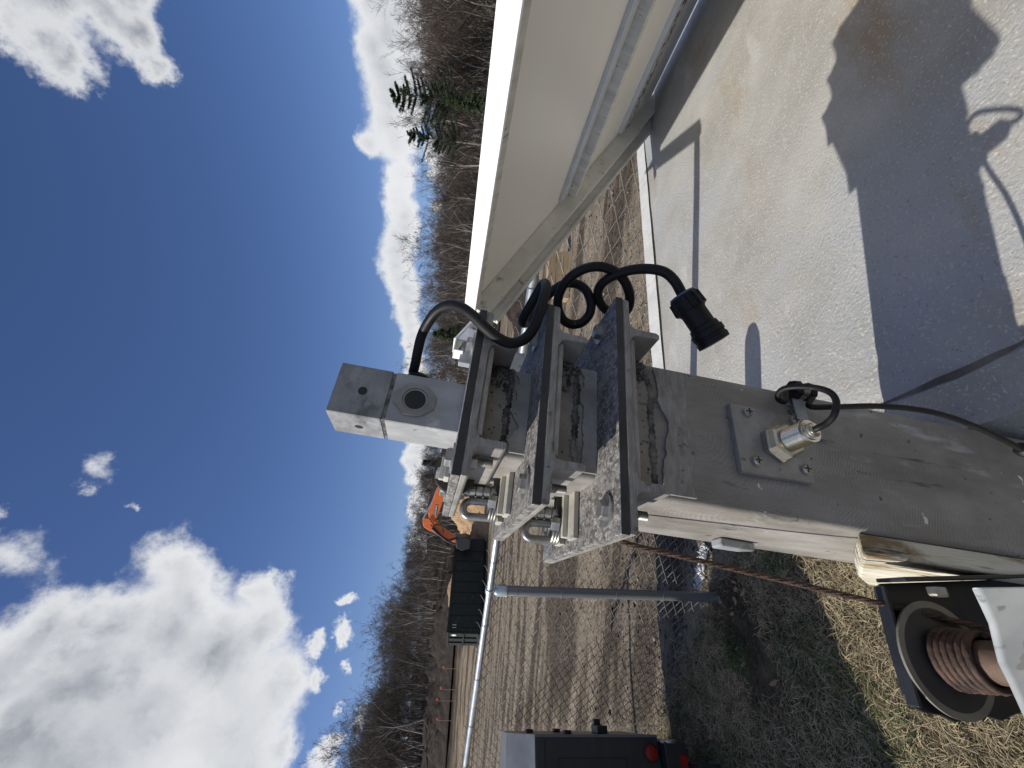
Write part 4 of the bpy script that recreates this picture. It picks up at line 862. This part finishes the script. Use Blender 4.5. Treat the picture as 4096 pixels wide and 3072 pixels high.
# head box with a bored port
hx0, hx1, hy0, hy1 = .213, .289, .540, .614
m = MB(); sq_tube(m, hx0, hx1, hy0, hy1, -.008, .094, .0012, 1); head = part('head_tube', m, 'alu_head', mast)
m = MB(); sq_tube(m, hx0, hx1, hy0, hy1, .100, .171, .0012, 1); cap = part('head_cap', m, 'alu_head_top', head)
m = MB(); sq_tube(m, hx0+.001, hx1-.001, hy0+.001, hy1-.001, .094, .100, .003, 2); part('seam', m, 'weld', head)
pc_ = np.array([.2505, hy0, .0610]); 
m = MB(); n = 40      # flat ring patch with clipped corners, port wall and dark bottom
outer_ = []
for i in range(n):
    a = 2*PI*i/n; c, s = math.cos(a), math.sin(a); r = min(.0285/max(abs(c), abs(s)), .0285*1.36/(abs(c)+abs(s))*1.02)*(1+.02*math.sin(5*a)); outer_.append((pc_[0]+c*r*.86, hy0-.0004, pc_[2]+s*r))
P1 = [(x, hy0-.0030, z) for x, y, z in outer_]; P2 = [(pc_[0]+.0175*math.cos(2*PI*i/n), hy0-.0030, pc_[2]+.0175*math.sin(2*PI*i/n)) for i in range(n)]; P3 = [(x, hy0-.0004, z) for x, y, z in P2]
m.ring_sweep([outer_, P1, P2, P3], caps=False); part('port_ring', m, 'alu_plain', head, smooth=True, angle=30)
m = MB(); m.lathe((pc_[0], hy0-.0008, pc_[2]), (0, -1, 0), [(0, .0158), (.0002, .0158)], 32); part('port_hole', m, 'black', head)
m = MB(); m.lathe((pc_[0], hy0-.0003, pc_[2]), (0, -1, 0), [(0, .0165), (.0012, .0165), (.0012, .0148), (.0002, .0148)], 32, caps=False); part('port_rim', m, 'alu_head', head, smooth=True, angle=30)
m = MB(); m.lathe((.2505, hy0, .133), (0, -1, 0), [(0, .0062), (.0004, .0062)], 20); part('screw_hole', m, 'black', cap)
m = MB(); m.lathe((hx0, .580, .133), (-1, 0, 0), [(0, .0058), (.0004, .0058)], 20); part('screw_hole', m, 'black', cap)
# sensor mounting plate on the mast face
fd = .478
m = MB(); m.prism([(.197, -.378), (.299, -.377), (.2975, -.487), (.1985, -.486)], fd-.009, fd-.0003, 'rz'); spl = part('sensor_plate', m, 'alu_plain', mast, bevel=.0012)
scw = MB(); scw.lathe((0, 0, 0), (0, 0, 1), [(0, .0085), (.0012, .0085), (.0013, .0072), (.003, .0070), (.0048, .0052), (.0055, .002)], 20); scw.mi = 1
scw.box((-.0045, -.0009, .0046), (.0045, .0009, .0058)); scw.box((-.0009, -.0045, .0047), (.0009, .0045, .00585))
scme = mesh_from('screw', scw, ['zinc', 'black'], smooth=True, sc=S, angle=30)
for (r_, z_) in ((.288, -.402), (.216, -.402), (.216, -.475), (.289, -.476)): inst('screw', scme, spl, (r_, fd-.0092, z_), axis=(0, -1, 0))
b0 = np.array([.245, fd-.009, -.4385]); bx = np.array([-.02, -1, -.02]); bx /= np.linalg.norm(bx)
m = MB(); m.hexnut(b0, bx, .0265, .0125, .1); m.hexnut(b0+bx*.0127+np.array([.0, 0, 0]), bx, .0245, .011, .12); part('hex_nut', m, 'nut', spl, smooth=True, angle=25)
prof = []
for i in range(13): prof += [(.02+i*.0026, .0152), (.02+i*.0026+.0013, .0136)]
prof += [(.0545, .0148), (.057, .0148), (.0572, .0118), (.0595, .0118), (.0597, .0082), (.064, .0080), (.065, .0055)]
m = MB(); m.lathe(b0, bx, prof, 40); brl = part('sensor_barrel', m, 'brass', spl, smooth=True, angle=20)
tip = b0+bx*.064
m = MB(); m.lathe(b0+bx*.0598, bx, [(0, .0095), (.0025, .0095), (.003, .0085)], 24); part('end_cap', m, 'zinc', brl, smooth=True)
m = MB(); m.obox((.318, fd-.003, -.507), (.0195, 0, 0), (0, .0025, 0), (0, 0, .03)); m.obox((.29, fd-.0125, -.499), (.045, 0, 0), (0, .003, 0), (0, 0, .018)); part('clip_tab', m, 'alu_head', spl, bevel=.001)
m = MB(); cl = np.array([.338, fd-.016, -.494])
m.lathe(cl+[0, 0, .016], (0, 0, -1), [(0, .0075), (0.0, .0135), (.010, .0145), (.012, .010)], 8); m.lathe(cl+[0, 0, -.006], (0, 0, -1), [(0, .010), (.001, .0145), (.011, .0135), (.012, .007)], 8); m.mi = 1; m.lathe(cl+[0, 0, .006], (0, 0, -1), [(0, .0118), (.014, .0118)], 16)
part('cable_clip', m, ['rubber', 'zinc'], spl, smooth=True, angle=30)
# small tab on the mast's left side
m = MB(); m.prism([(.50, -.64), (.60, -.72), (.60, -.60)], .118, .1455, 'dz'); 
m = MB(); c = on(2930, 2195, 'r', .13); m.prism([(c[1]-.0, c[2]+.018), (c[1]+.03, c[2]+.016), (c[1]+.03, c[2]-.03), (c[1]+.005, c[2]-.045)], .132, .1455, 'dz'); part('side_tab', m, 'galv', mast, bevel=.003)
# cream painted block
m = MB(); 
for k in range(1): m.prism([(.482, -.545), (.56, -.62), (.64, -.70), (.70, -.78), (.70, -1.2), (.482, -1.2)], .118, .1455, 'dz')
blk = part('timber_packer', m, 'cracked', mast, bevel=.004)
m = MB(); m.box((.02, .30, -2.3), (.47, 1.6, -2.201)); part('base_beam', m, 'blacksteel', mast, bevel=.01)

# ------------------------------------------------------------------ thick black cable with plug
cb_ = thing('power_cable', 'thick black rubber cable looping from the mast head to a hanging round plug', 'cable', (.302, .575, .07))
pth = [(1652,1492,.640),(1662,1452,.635),(1672,1400,.628),(1686,1345,.618),(1713,1290,.600),(1750,1243,.582),(1797,1222,.565),(1845,1230,.552),(1893,1264,.545),(1942,1312,.543),(1992,1352,.546),(2041,1372,.550),(2088,1362,.553),(2122,1332,.556),(2146,1286,.560),(2166,1226,.568),(2182,1168,.582),(2184,1140,.598),(2172,1136,.612),(2150,1172,.618),(2122,1222,.622),(2096,1268,.630),(2092,1292,.645),(2116,1284,.660),(2152,1230,.668),(2206,1168,.668),
       (2256,1136,.664),(2306,1136,.660),(2346,1164,.655),(2364,1212,.652),(2358,1256,.652),(2330,1288,.654),(2290,1298,.656),(2252,1278,.654),(2232,1232,.648),(2236,1180,.640),(2262,1130,.632),(2304,1092,.624),(2356,1070,.618),(2410,1068,.616),(2462,1088,.618),(2500,1128,.624),(2518,1178,.632),(2516,1224,.642),(2492,1254,.652),(2450,1252,.658),(2410,1226,.656),(2392,1182,.646),(2402,1142,.634),(2440,1110,.622),(2500,1086,.612),(2560,1076,.604),(2618,1078,.598),(2664,1092,.594),(2700,1126,.592),(2726,1172,.592),(2738,1196,.592)]
PP = [oz(*q) for q in pth]
m = MB(); m.tube(PP, .0073, 16, 5); part('cable_jacket', m, 'rubber', cb_, smooth=True)
g0, g1 = oz(1652, 1492, .640), oz(1668, 1440, .634)
m = MB(); gx = np.array([1., 0, 0]); m.lathe((hx1, .577, .068), gx, [(0, .017), (.004, .0205), (.013, .0205), (.018, .017), (.0215, .010)], 8); part('cable_gland', m, 'rubber', cb_, smooth=True, angle=30)
q0, q1 = oz(2726, 1180, .592), oz(2872, 1392, .575); ax = q1-q0; LL = np.linalg.norm(ax); ax /= LL
m = MB(); m.lathe(q0, ax, [(.003, .0195), (.016, .0215), (.026, .0215), (.0265, .0195), (.030, .0175), (.052, .0175), (.053, .0195), (.060, .0205), (.061, .0225), (.069, .0225), (.070, .0212), (.073, .0212), (.074, .0225), (.0815, .022), (.082, .017), (.078, .015)], 28)
pl_ = part('plug', m, 'rubber', cb_, smooth=True, angle=30)
m = MB()
for k in range(12):
    a = k*PI/6; u = np.cross(ax, [0, 0, 1]); u /= np.linalg.norm(u); w = np.cross(ax, u); o = u*math.cos(a)+w*math.sin(a); m.cyl(q0+ax*.006+o*.0205, q0+ax*.025+o*.0215, .0022, 6)
part('grip_rib', m, 'rubber', pl_, smooth=True)
m = MB(); m.lathe(q0, ax, [(-.001, .0105), (.0, .0180), (.0026, .0188), (.004, .012)], 24); part('seal_ring', m, 'rubber_blue', pl_, smooth=True)
# sensor cable
sc2 = thing('sensor_cable', 'thin black cable curling from the sensor through a clip and down the mast', 'cable', tuple(tip))
pt2 = [tuple(tip-bx*.004)]+[tuple(tip+bx*.004)]+[tuple(oz(x, y, z)) for x, y, z in [(3308,1692,.512),(3336,1660,.508),(3346,1612,.514),(3326,1574,.525),(3274,1553,.540),(3202,1547,.558),(3146,1552,.572),(3118,1568,.582),(3112,1592,.590),(3124,1604,.592),(3142,1602,.594)]]
cc = cl
pt2 += [tuple(cc+[0, 0, .022]), tuple(cc+[0, 0, 0]), tuple(cc+[0, 0, -.022])]+[tuple(oz(x, y, z)) for x, y, z in [(3235,1623,.588),(3310,1628,.584),(3400,1626,.582),(3470,1624,.580),(3541,1626,.578),(3640,1634,.577),(3734,1650,.577),(3830,1678,.577),(3927,1718,.576),(4010,1757,.576),(4075,1792,.575),(4150,1840,.572)]]
m = MB(); m.tube(pt2, .0040, 12, 5); part('jacket', m, 'rubber', sc2, smooth=True)
m = MB(); c = oz(4080, 1795, .574); m.lathe(c, (0, .1, -1), [(0, .005), (.004, .010), (.02, .010), (.024, .006)], 8); part('tie_knot', m, 'rubber', sc2, smooth=True)

# ------------------------------------------------------------------ winch
wc = thing('hand_winch', 'black hand winch with rusty rope drum and galvanised side cover, low on the mast\'s left', 'winch', (.05, .5, -.7))
dF = .515
FR = [on(x, y, 'd', dF)[[0, 2]] for x, y in [(3508,2350),(3530,2334),(3884,2322),(4200,2310),(4210,2800),(4045,2868),(4012,2886),(3950,2868),(3900,2874),(3826,2892),(3770,2864),(3700,2852),(3655,2828),(3625,2780),(3560,2560)]]
m = MB(); m.prism([tuple(p) for p in FR], dF, dF+.006, 'rz'); fr_ = part('frame', m, 'blacksteel', wc, bevel=.0015)
m = MB(); a_, b_ = on(3512, 2346, 'd', dF), on(3650, 2824, 'd', dF)          # folded top flange
m.obox(a_+[0, -.012, 0], b_-a_, (0, .014, 0), (0, 0, .005)); a2, b2 = on(3520, 2330, 'd', dF), on(4230, 2312, 'd', dF); m.obox(a2+[0, -.035, 0], b2-a2, (0, .04, 0), (.005, 0, 0)); part('flange_fold', m, 'blacksteel', fr_, bevel=.001)
m = MB(); c = on(3752, 2372, 'd', .47); m.hexnut(c+[.006, 0, 0], (-1, 0, 0), .0105, .010); part('bolt', m, 'nut', fr_, smooth=True, angle=25)
dc = np.array([.0125, 0, -.641])
m = MB(); m.lathe(dc+[0, .503, 0], (0, -1, 0), [(0, .02), (0, .0620), (.0035, .0625), (.0035, .0545), (.0036, .02)], 64); m.m = [0]*len(m.f)
nf = 64
for i in range(nf): m.m[nf+i] = 1; m.m[2*nf+i] = 1
drm = part('spool_flange', m, ['flange', 'flange_rim'], wc, smooth=True, angle=30)
m = MB(); m.lathe(dc+[0, .50, 0], (0, -1, 0), [(0, .0215), (.12, .0215)], 32); part('drum', m, 'rust_drum', drm, smooth=True)
pts = []; nw_ = 6; 
for i in range(nw_*28+1):
    t = i/28; a = t*2*PI; rr = .0305-.0006*t; d_ = .492-t*.0072; pts.append(dc+np.array([rr*math.cos(a), d_, rr*math.sin(a)]))
rp = thing('wire_rope', 'rusty twisted wire rope running up from the winch drum to the lowest bracket', 'rope', (.06, .49, -.65))
m = MB(); m.tube(pts, .0037, 18, 1, twist=520., lobes=6, amp=.16); part('drum_wraps', m, 'rust', rp, smooth=True)
r0_, r1_ = on(2440, 2150, 'd', .567), on(4060, 2545, 'd', .482)
# along the shadow it throws on the mast side: three solved points
L0, L1, L2, L3 = np.array([.120, .575, -.19]), np.array([.106, .567, -.248]), np.array([.083, .541, -.455]), np.array([.057, .497, -.651])
L4 = L3+(L3-L2)*.55
ptsr = [L0+(L4-L0)*t for t in np.linspace(0, 1, 90)]
ptsr = []
for t in np.linspace(0, 1, 5)[:-1]: ptsr.append(L0+(L1-L0)*t)
for t in np.linspace(0, 1, 30)[:-1]: ptsr.append(L1+(L2-L1)*t)
for t in np.linspace(0, 1, 30)[:-1]: ptsr.append(L2+(L3-L2)*t)
for t in np.linspace(0, 1, 16): ptsr.append(L3+(L4-L3)*t)
ptsr = catmull(np.array(ptsr)[::6], 24)
m = MB(); m.tube(ptsr, .0032, 18, 1, twist=420., lobes=6, amp=.2); part('taut_run', m, 'rust', rp, smooth=True)
def on_cov(x, y):
    r = tr(x, y); k = (.385+1.2*.03)/(r[1]+1.2*r[0]); return (r*k)[[0, 2]]
CV = [on_cov(x, y) for x, y in [(3884,2350),(3920,2425),(3952,2494),(3975,2590),(3990,2650),(4036,2741),(4096,2873),(4150,2980),(4330,2980),(4330,2345)]]
m = MB(); m.prism([tuple(p) for p in CV], .379, .386, 'rz'); m.v = [(x, y-1.2*(x-.03), z) for x, y, z in m.v]; cv = part('side_cover', m, 'galv', wc, bevel=.002)
m = MB(); m.box((.05, .39, -1.1), (.13, .62, -.86)); part('mount_bracket', m, 'blacksteel', wc, bevel=.003)

# ------------------------------------------------------------------ dark enclosure at the left edge
Kc = np.array([-2.50, 2.95, 0.]); f1 = np.array([-.62, .785, 0]); f2 = np.array([-.785, -.62, 0])
ZB = .42
Zn = atY(2140, 2958, Kc[1])[2]; 
en = thing('equipment_enclosure', 'dark grey towable equipment enclosure with slanted lid and round red lamp', 'trailer', Kc, frame='W')
def kb(m, a0, a1, b0, b1, z0, z1): return m.obox(Kc+f1*a0+f2*b0+np.array([0, 0, z0]), f1*(a1-a0), f2*(b1-b0), (0, 0, z1-z0))
Zt = Zn+.17; dep = .85; wid = .95
def kpoly(m, pts2, b0, b1):
    P = [Kc+f1*a+f2*b0+np.array([0, 0, z]) for a, z in pts2]+[Kc+f1*a+f2*b1+np.array([0, 0, z]) for a, z in pts2]; n = len(pts2)
    return m.add(P, [tuple(range(n)), tuple(range(n, 2*n))[::-1]]+[(i, i+n, (i+1) % n+n, (i+1) % n) for i in range(n)])
m = MB(); kpoly(m, [(0, ZB), (0, Zn), (.30, Zt), (dep, Zt), (dep, ZB)], 0, wid); bd = part('body', m, 'dark', en, bevel=.006)
m = MB()
n_ = np.array([0, 0, 1.]); 
P = [Kc+f1*a+f2*b+np.array([0, 0, z]) for a, z, b in [(.0, Zn+.006, -.004), (.30, Zt+.006, -.004), (.30, Zt+.006, wid), (.0, Zn+.006, wid)]]; m.add(P+[p-np.array([0, 0, .005]) for p in P], [(0,1,2,3),(4,7,6,5),(0,4,5,1),(1,5,6,2),(2,6,7,3),(3,7,4,0)]); lidq = part('sloping_lid', m, 'darklid', en)
m = MB(); m.obox(Kc+f1*.30+f2*-.004+np.array([0, 0, Zt+.001]), f1*(dep-.3), f2*(wid), (0, 0, .006)); part('top_lid', m, 'darklid', en)
m = MB(); 
for (a0, a1, b0, b1, z0, z1) in [(-.004, -.0005, .02, wid, Zn-.07, Zn-.062), (-.004, -.0005, .12, .125, ZB+.25, Zn-.16), (-.004, -.0005, .12, .8, Zn-.165, Zn-.16), (-.004, -.0005, .12, .8, ZB+.25, ZB+.255)]: kb(m, a0, a1, b0, b1, z0, z1)
part('door_seam', m, 'black', bd)
m = MB(); kb(m, -.006, -.0005, .0, .008, ZB, Zn); kb(m, .0, .008, -.006, -.0005, ZB, Zn); part('corner_trim', m, 'darklid', bd)
for (a, z) in ((.45, Zn-.05), (.25, Zn-.32), (.6, Zn-.3)):
    m = MB(); kb(m, a, a+.09, -.022, -.001, z, z+.05); part('hinge', m, 'black', bd, bevel=.003)
m = MB(); kb(m, .3, .5, -.05, -.001, ZB+.28, ZB+.36); kb(m, .42, .48, -.09, -.05, ZB+.3, ZB+.35); part('latch', m, 'blacksteel', bd, bevel=.004)
m = MB(); c = Kc+f2*.095+np.array([0, 0, ZB+.065]); m.lathe(c, -f1, [(0, .055), (.012, .055), (.013, .047)], 24); part('lamp_housing', m, 'black', en)
m = MB(); m.lathe(c-f1*.0135, -f1, [(0, .046), (.008, .042), (.012, .02)], 24); part('marker_lamp', m, 'red', en, smooth=True)
m = MB(); kb(m, -.10, .8, .03, wid, ZB-.16, ZB-.005); ch_ = part('chassis', m, 'blacksteel', en, bevel=.006)
m = MB(); kb(m, -.112, -.101, .10, .7, ZB-.15, ZB-.10); part('reflector_strip', m, 'red', ch_)
m = MB(); kb(m, -.25, .05, .14, wid, ZB-.31, ZB-.165); part('step', m, 'blacksteel', ch_, bevel=.006)
m = MB(); c = Kc+f2*.03+np.array([0, 0, ZB-.02]); m.tube([c+f1*-.02, c+f1*-.07+[0, 0, .02], c+f1*-.10+[0, 0, -.04], c+f1*-.07+[0, 0, -.09], c+f1*-.02+[0, 0, -.08]], .011, 8, 5); part('tie_down_hook', m, 'zinc', ch_, smooth=True)
m = MB(); m.lathe(Kc+f1*.5+f2*.55+np.array([0, 0, .3]), f2, [(0, .2), (.02, .29), (.16, .29), (.18, .2)], 28); part('wheel', m, 'tyre', en, smooth=True)

# cargo trailer standing just outside the picture on the left; it shades the grass
cg = thing('cargo_trailer', 'tall white wedge-nosed cargo trailer parked on the grass at the left', 'trailer', (-4.4, 1.5, 0), frame='W')
fp_ = [(-2.62, 2.02), (-4.05, .72), (-6.4, .72), (-6.4, 2.12), (-3.2, 2.12)]
m = MB(); m.prism(fp_, .45, 2.3, 'rd'); bdy = part('body', m, 'white', cg, bevel=.02)
m = MB(); m.prism([(x*1.0, y) for x, y in [(-2.60, 2.03), (-4.04, .70), (-6.42, .70), (-6.42, 2.14), (-3.2, 2.14)]], 2.302, 2.34, 'rd'); part('roof_trim', m, 'galvpipe', bdy)
for x in (-5.0, -5.75):
    for y in (.76, 1.9):
        m = MB(); m.lathe((x, y, .33), (0, 1, 0), [(0, .22), (.02, .33), (.16, .33), (.18, .22)], 28); part('wheel', m, 'tyre', cg, smooth=True)

# ------------------------------------------------------------------ small things by the fence
for i, (x, y, w) in enumerate([(1770, 2674, 'nearest the container'), (1760, 2758, 'second from the container'), (1745, 2803, 'third from the container'), (1745, 2882, 'farthest from the container')]):
    top = atY(x, y, 44.6); base = np.array([top[0], 44.6, top[2]-(1.6 if i != 2 else 2.0)]); base[2] = min(base[2], top[2]-1)
    fg = thing('marker_flag', 'small red flag on a stake atop the soil bank, '+w, 'flag', base, frame='W', group='red flags along the soil bank')
    m = MB(); m.cyl(base, top+[0, 0, .05], .02, 6); part('stake', m, 'lumber', fg)
    m = MB(); m.add([top, top+[.22, .05, .02], top+[.20, 0, -.2], top+[0, 0, -.16]], [(0, 1, 2, 3)]); m.add([top+[0, .01, 0], top+[.22, .06, .02], top+[.20, .01, -.2], top+[0, .01, -.16]], [(3, 2, 1, 0)]); part('cloth', m, 'flagred', fg)
# crumpled plastic strip at the foot of the fence
m = MB(); rows = 40
a0, a1 = gp(2838, 2180), gp(2810, 2360); V = []
for i in range(rows):
    for j in range(7):
        p = a0+(a1-a0)*i/(rows-1); V.append((p[0]+random.gauss(0, .006), p[1]+(j-3)*.018+random.gauss(0, .008), .03+abs(random.gauss(0, .016))))
m.add(V, [(i*7+j, i*7+j+1, (i+1)*7+j+1, (i+1)*7+j) for i in range(rows-1) for j in range(6)])
o = bpy.data.objects.new('plastic_strip', mesh_from('plastic_strip', m, 'plastic')); COL.objects.link(o); props(o, 'crumpled white plastic strip lying along the foot of the fence', 'plastic')

# ------------------------------------------------------------------ grass, thatch, litter, clods
def blades(n, region, lmin, lmax, w, lie, matn, name, label, seed, zoff=0., curl=.5):
    r = np.random.default_rng(seed); P = region(n, r); n = len(P)
    L = r.uniform(lmin, lmax, n)[:, None]; az = r.uniform(0, 2*PI, n); el = np.clip(r.normal(lie, .28, n), .03, 1.45)
    d = np.stack([np.cos(az)*np.cos(el), np.sin(az)*np.cos(el), np.sin(el)], 1); sd = np.stack([-np.sin(az), np.cos(az), r.normal(0, .5, n)], 1); sd /= np.linalg.norm(sd, axis=1)[:, None]
    side = np.cross(d, [0, 0, 1.]); side /= np.linalg.norm(side, axis=1)[:, None]; cu = r.normal(0, curl, (n, 1)); ww = w*r.uniform(.6, 1.3, n)[:, None]
    z = np.array([gh(x, y) for x, y in P[:, :2]]) if n < 200000 else np.zeros(n); B = np.column_stack([P[:, :2], z+zoff+r.uniform(0, .03, n)])
    pts = [B, B+d*L*.38+side*cu*L*.08+[0, 0, .004], B+d*L*.7+side*cu*L*.26-np.array([0, 0, .1])*L, B+d*L*.95+side*cu*L*.5-np.array([0, 0, .28])*L]
    wd = [1, .9, .6, .08]; V = np.stack([q+s*sd*ww*wd[i] for i, q in enumerate(pts) for s in (-.5, .5)], 1).reshape(-1, 3)
    V[:, 2] = np.maximum(V[:, 2], .0); b = np.arange(n)*8; Fc = np.concatenate([np.stack([b+2*k, b+2*k+1, b+2*k+3, b+2*k+2], 1) for k in range(3)])
    return struct(name, fast_mesh(name, V, Fc, matn), 'stuff', label)
def reg_grass(nf):
    def f(n, r):
        x = r.uniform(-3.6, .9, n*3); y = r.uniform(.35, 3.9, n*3); s = (np.stack([x, y], 1)-FA) @ FN
        lim = -.02+.10*np.sin(x*3)+.07*np.sin(x*7.3)
        keep = (s < lim) & (x/y > -1.45)
        c = np.array([noise.noise(Vector((a*nf, b*nf, nf))) for a, b in zip(x[keep][:n*2], y[keep][:n*2])]); P = np.stack([x[keep][:n*2], y[keep][:n*2]], 1)
        return P[c > -.25+.3*r.random(len(c))-.15][:n]
    return f
blades(52000, reg_grass(2.0), .035, .10, .0026, .12, 'thatch', 'dead_thatch', 'flattened grey-brown dead grass', 1)
blades(52000, reg_grass(1.3), .04, .13, .0024, .22, 'straw', 'dry_grass', 'matted straw-coloured dry grass', 2, .008)
def reg_green(n, r):
    P = reg_grass(3.1)(n*3, r); c = np.array([noise.noise(Vector((a*2.6, b*2.6, 7))) for a, b in P]); return P[c > .16][:n]
blades(13000, reg_green, .04, .12, .0032, .75, 'green', 'green_grass', 'tufts of fresh green grass among the dry', 3)
def reg_foot(n, r):
    s = r.uniform(0, L_, n); o = r.normal(.05, .10, n); return F0+FD*s[:, None]+FN*o[:, None]
blades(7000, reg_foot, .05, .16, .0024, .5, 'straw', 'fence_foot_grass', 'dry grass along the foot of the fence', 4)
def scatter(n, region, size, flat, matn, name, label, seed):
    r = np.random.default_rng(seed); P = region(n, r); n = len(P); z = np.array([gh(x, y) for x, y in P])
    base = np.array([(1,0,0),(0,1,0),(-1,0,0),(0,-1,0),(0,0,1.),(0,0,-.6)])
    R = r.uniform(.6, 1.4, (n, 6, 1))*base[None]; a = r.uniform(0, 6.28, n); c, s = np.cos(a), np.sin(a); X = R[..., 0]*c[:, None]-R[..., 1]*s[:, None]; Y = R[..., 0]*s[:, None]+R[..., 1]*c[:, None]
    sz = size*r.lognormal(0, .5, n)[:, None]; V = np.stack([P[:, 0:1]+X*sz, P[:, 1:2]+Y*sz, z[:, None]+R[..., 2]*sz*flat], 2).reshape(-1, 3)
    f = np.array([(0,1,4),(1,2,4),(2,3,4),(3,0,4),(1,0,5),(2,1,5),(3,2,5),(0,3,5)]); Fc = (np.arange(n)[:, None, None]*6+f[None]).reshape(-1, 3)
    return struct(name, fast_mesh(name, V, Fc, matn), 'stuff', label)
def reg_soil(n, r):
    y = 2.0+ (r.random(n)**1.8)*16; x = r.uniform(-1.15, .95, n)*y; s = (np.stack([x, y], 1)-FA) @ FN; return np.stack([x, y], 1)[s > .08]
scatter(12000, reg_soil, .009, .6, 'stone', 'pale_clods', 'pale clods and stones on the soil', 11)
scatter(9000, reg_soil, .011, .6, 'soil', 'dark_clods', 'dark clods and bark bits on the soil', 12)
def reg_leaf(n, r):
    x = r.uniform(-3.2, .3, n); y = r.uniform(.8, 3.6, n); return np.stack([x, y], 1)
def leaves(n, matn, name, label, seed):
    r = np.random.default_rng(seed); V, Fc = [], []
    P = [q for q in reg_leaf(n*3, r) if abs((q-FA) @ FN+.15) < .30 or r.random() < .12][:n]
    for q in P:
        a = r.uniform(0, 6.28); s = r.uniform(.015, .032); z = gh(*q)+.022+r.uniform(0, .02); t = r.normal(0, .45, 2); o = len(V); c, sn = math.cos(a), math.sin(a)
        for (u, v) in ((-1, 0), (-.3, .5), (.1, .28), (.5, .55), (1.1, 0), (.45, -.5), (.1, -.25), (-.35, -.5)): V.append((q[0]+(u*c-v*sn)*s, q[1]+(u*sn+v*c)*s, z+(t[0]*u+t[1]*v)*s+.25*s*u*u))
        V.append((q[0], q[1], z)); Fc += [(o+i, o+(i+1) % 8, o+8) for i in range(8)]
    return struct(name, fast_mesh(name, V, Fc, matn), 'stuff', label)
leaves(170, 'leaf', 'fallen_leaves', 'curled brown fallen leaves in the grass')if False else leaves(170, 'leaf', 'fallen_leaves', 'curled brown fallen leaves in the grass', 21)
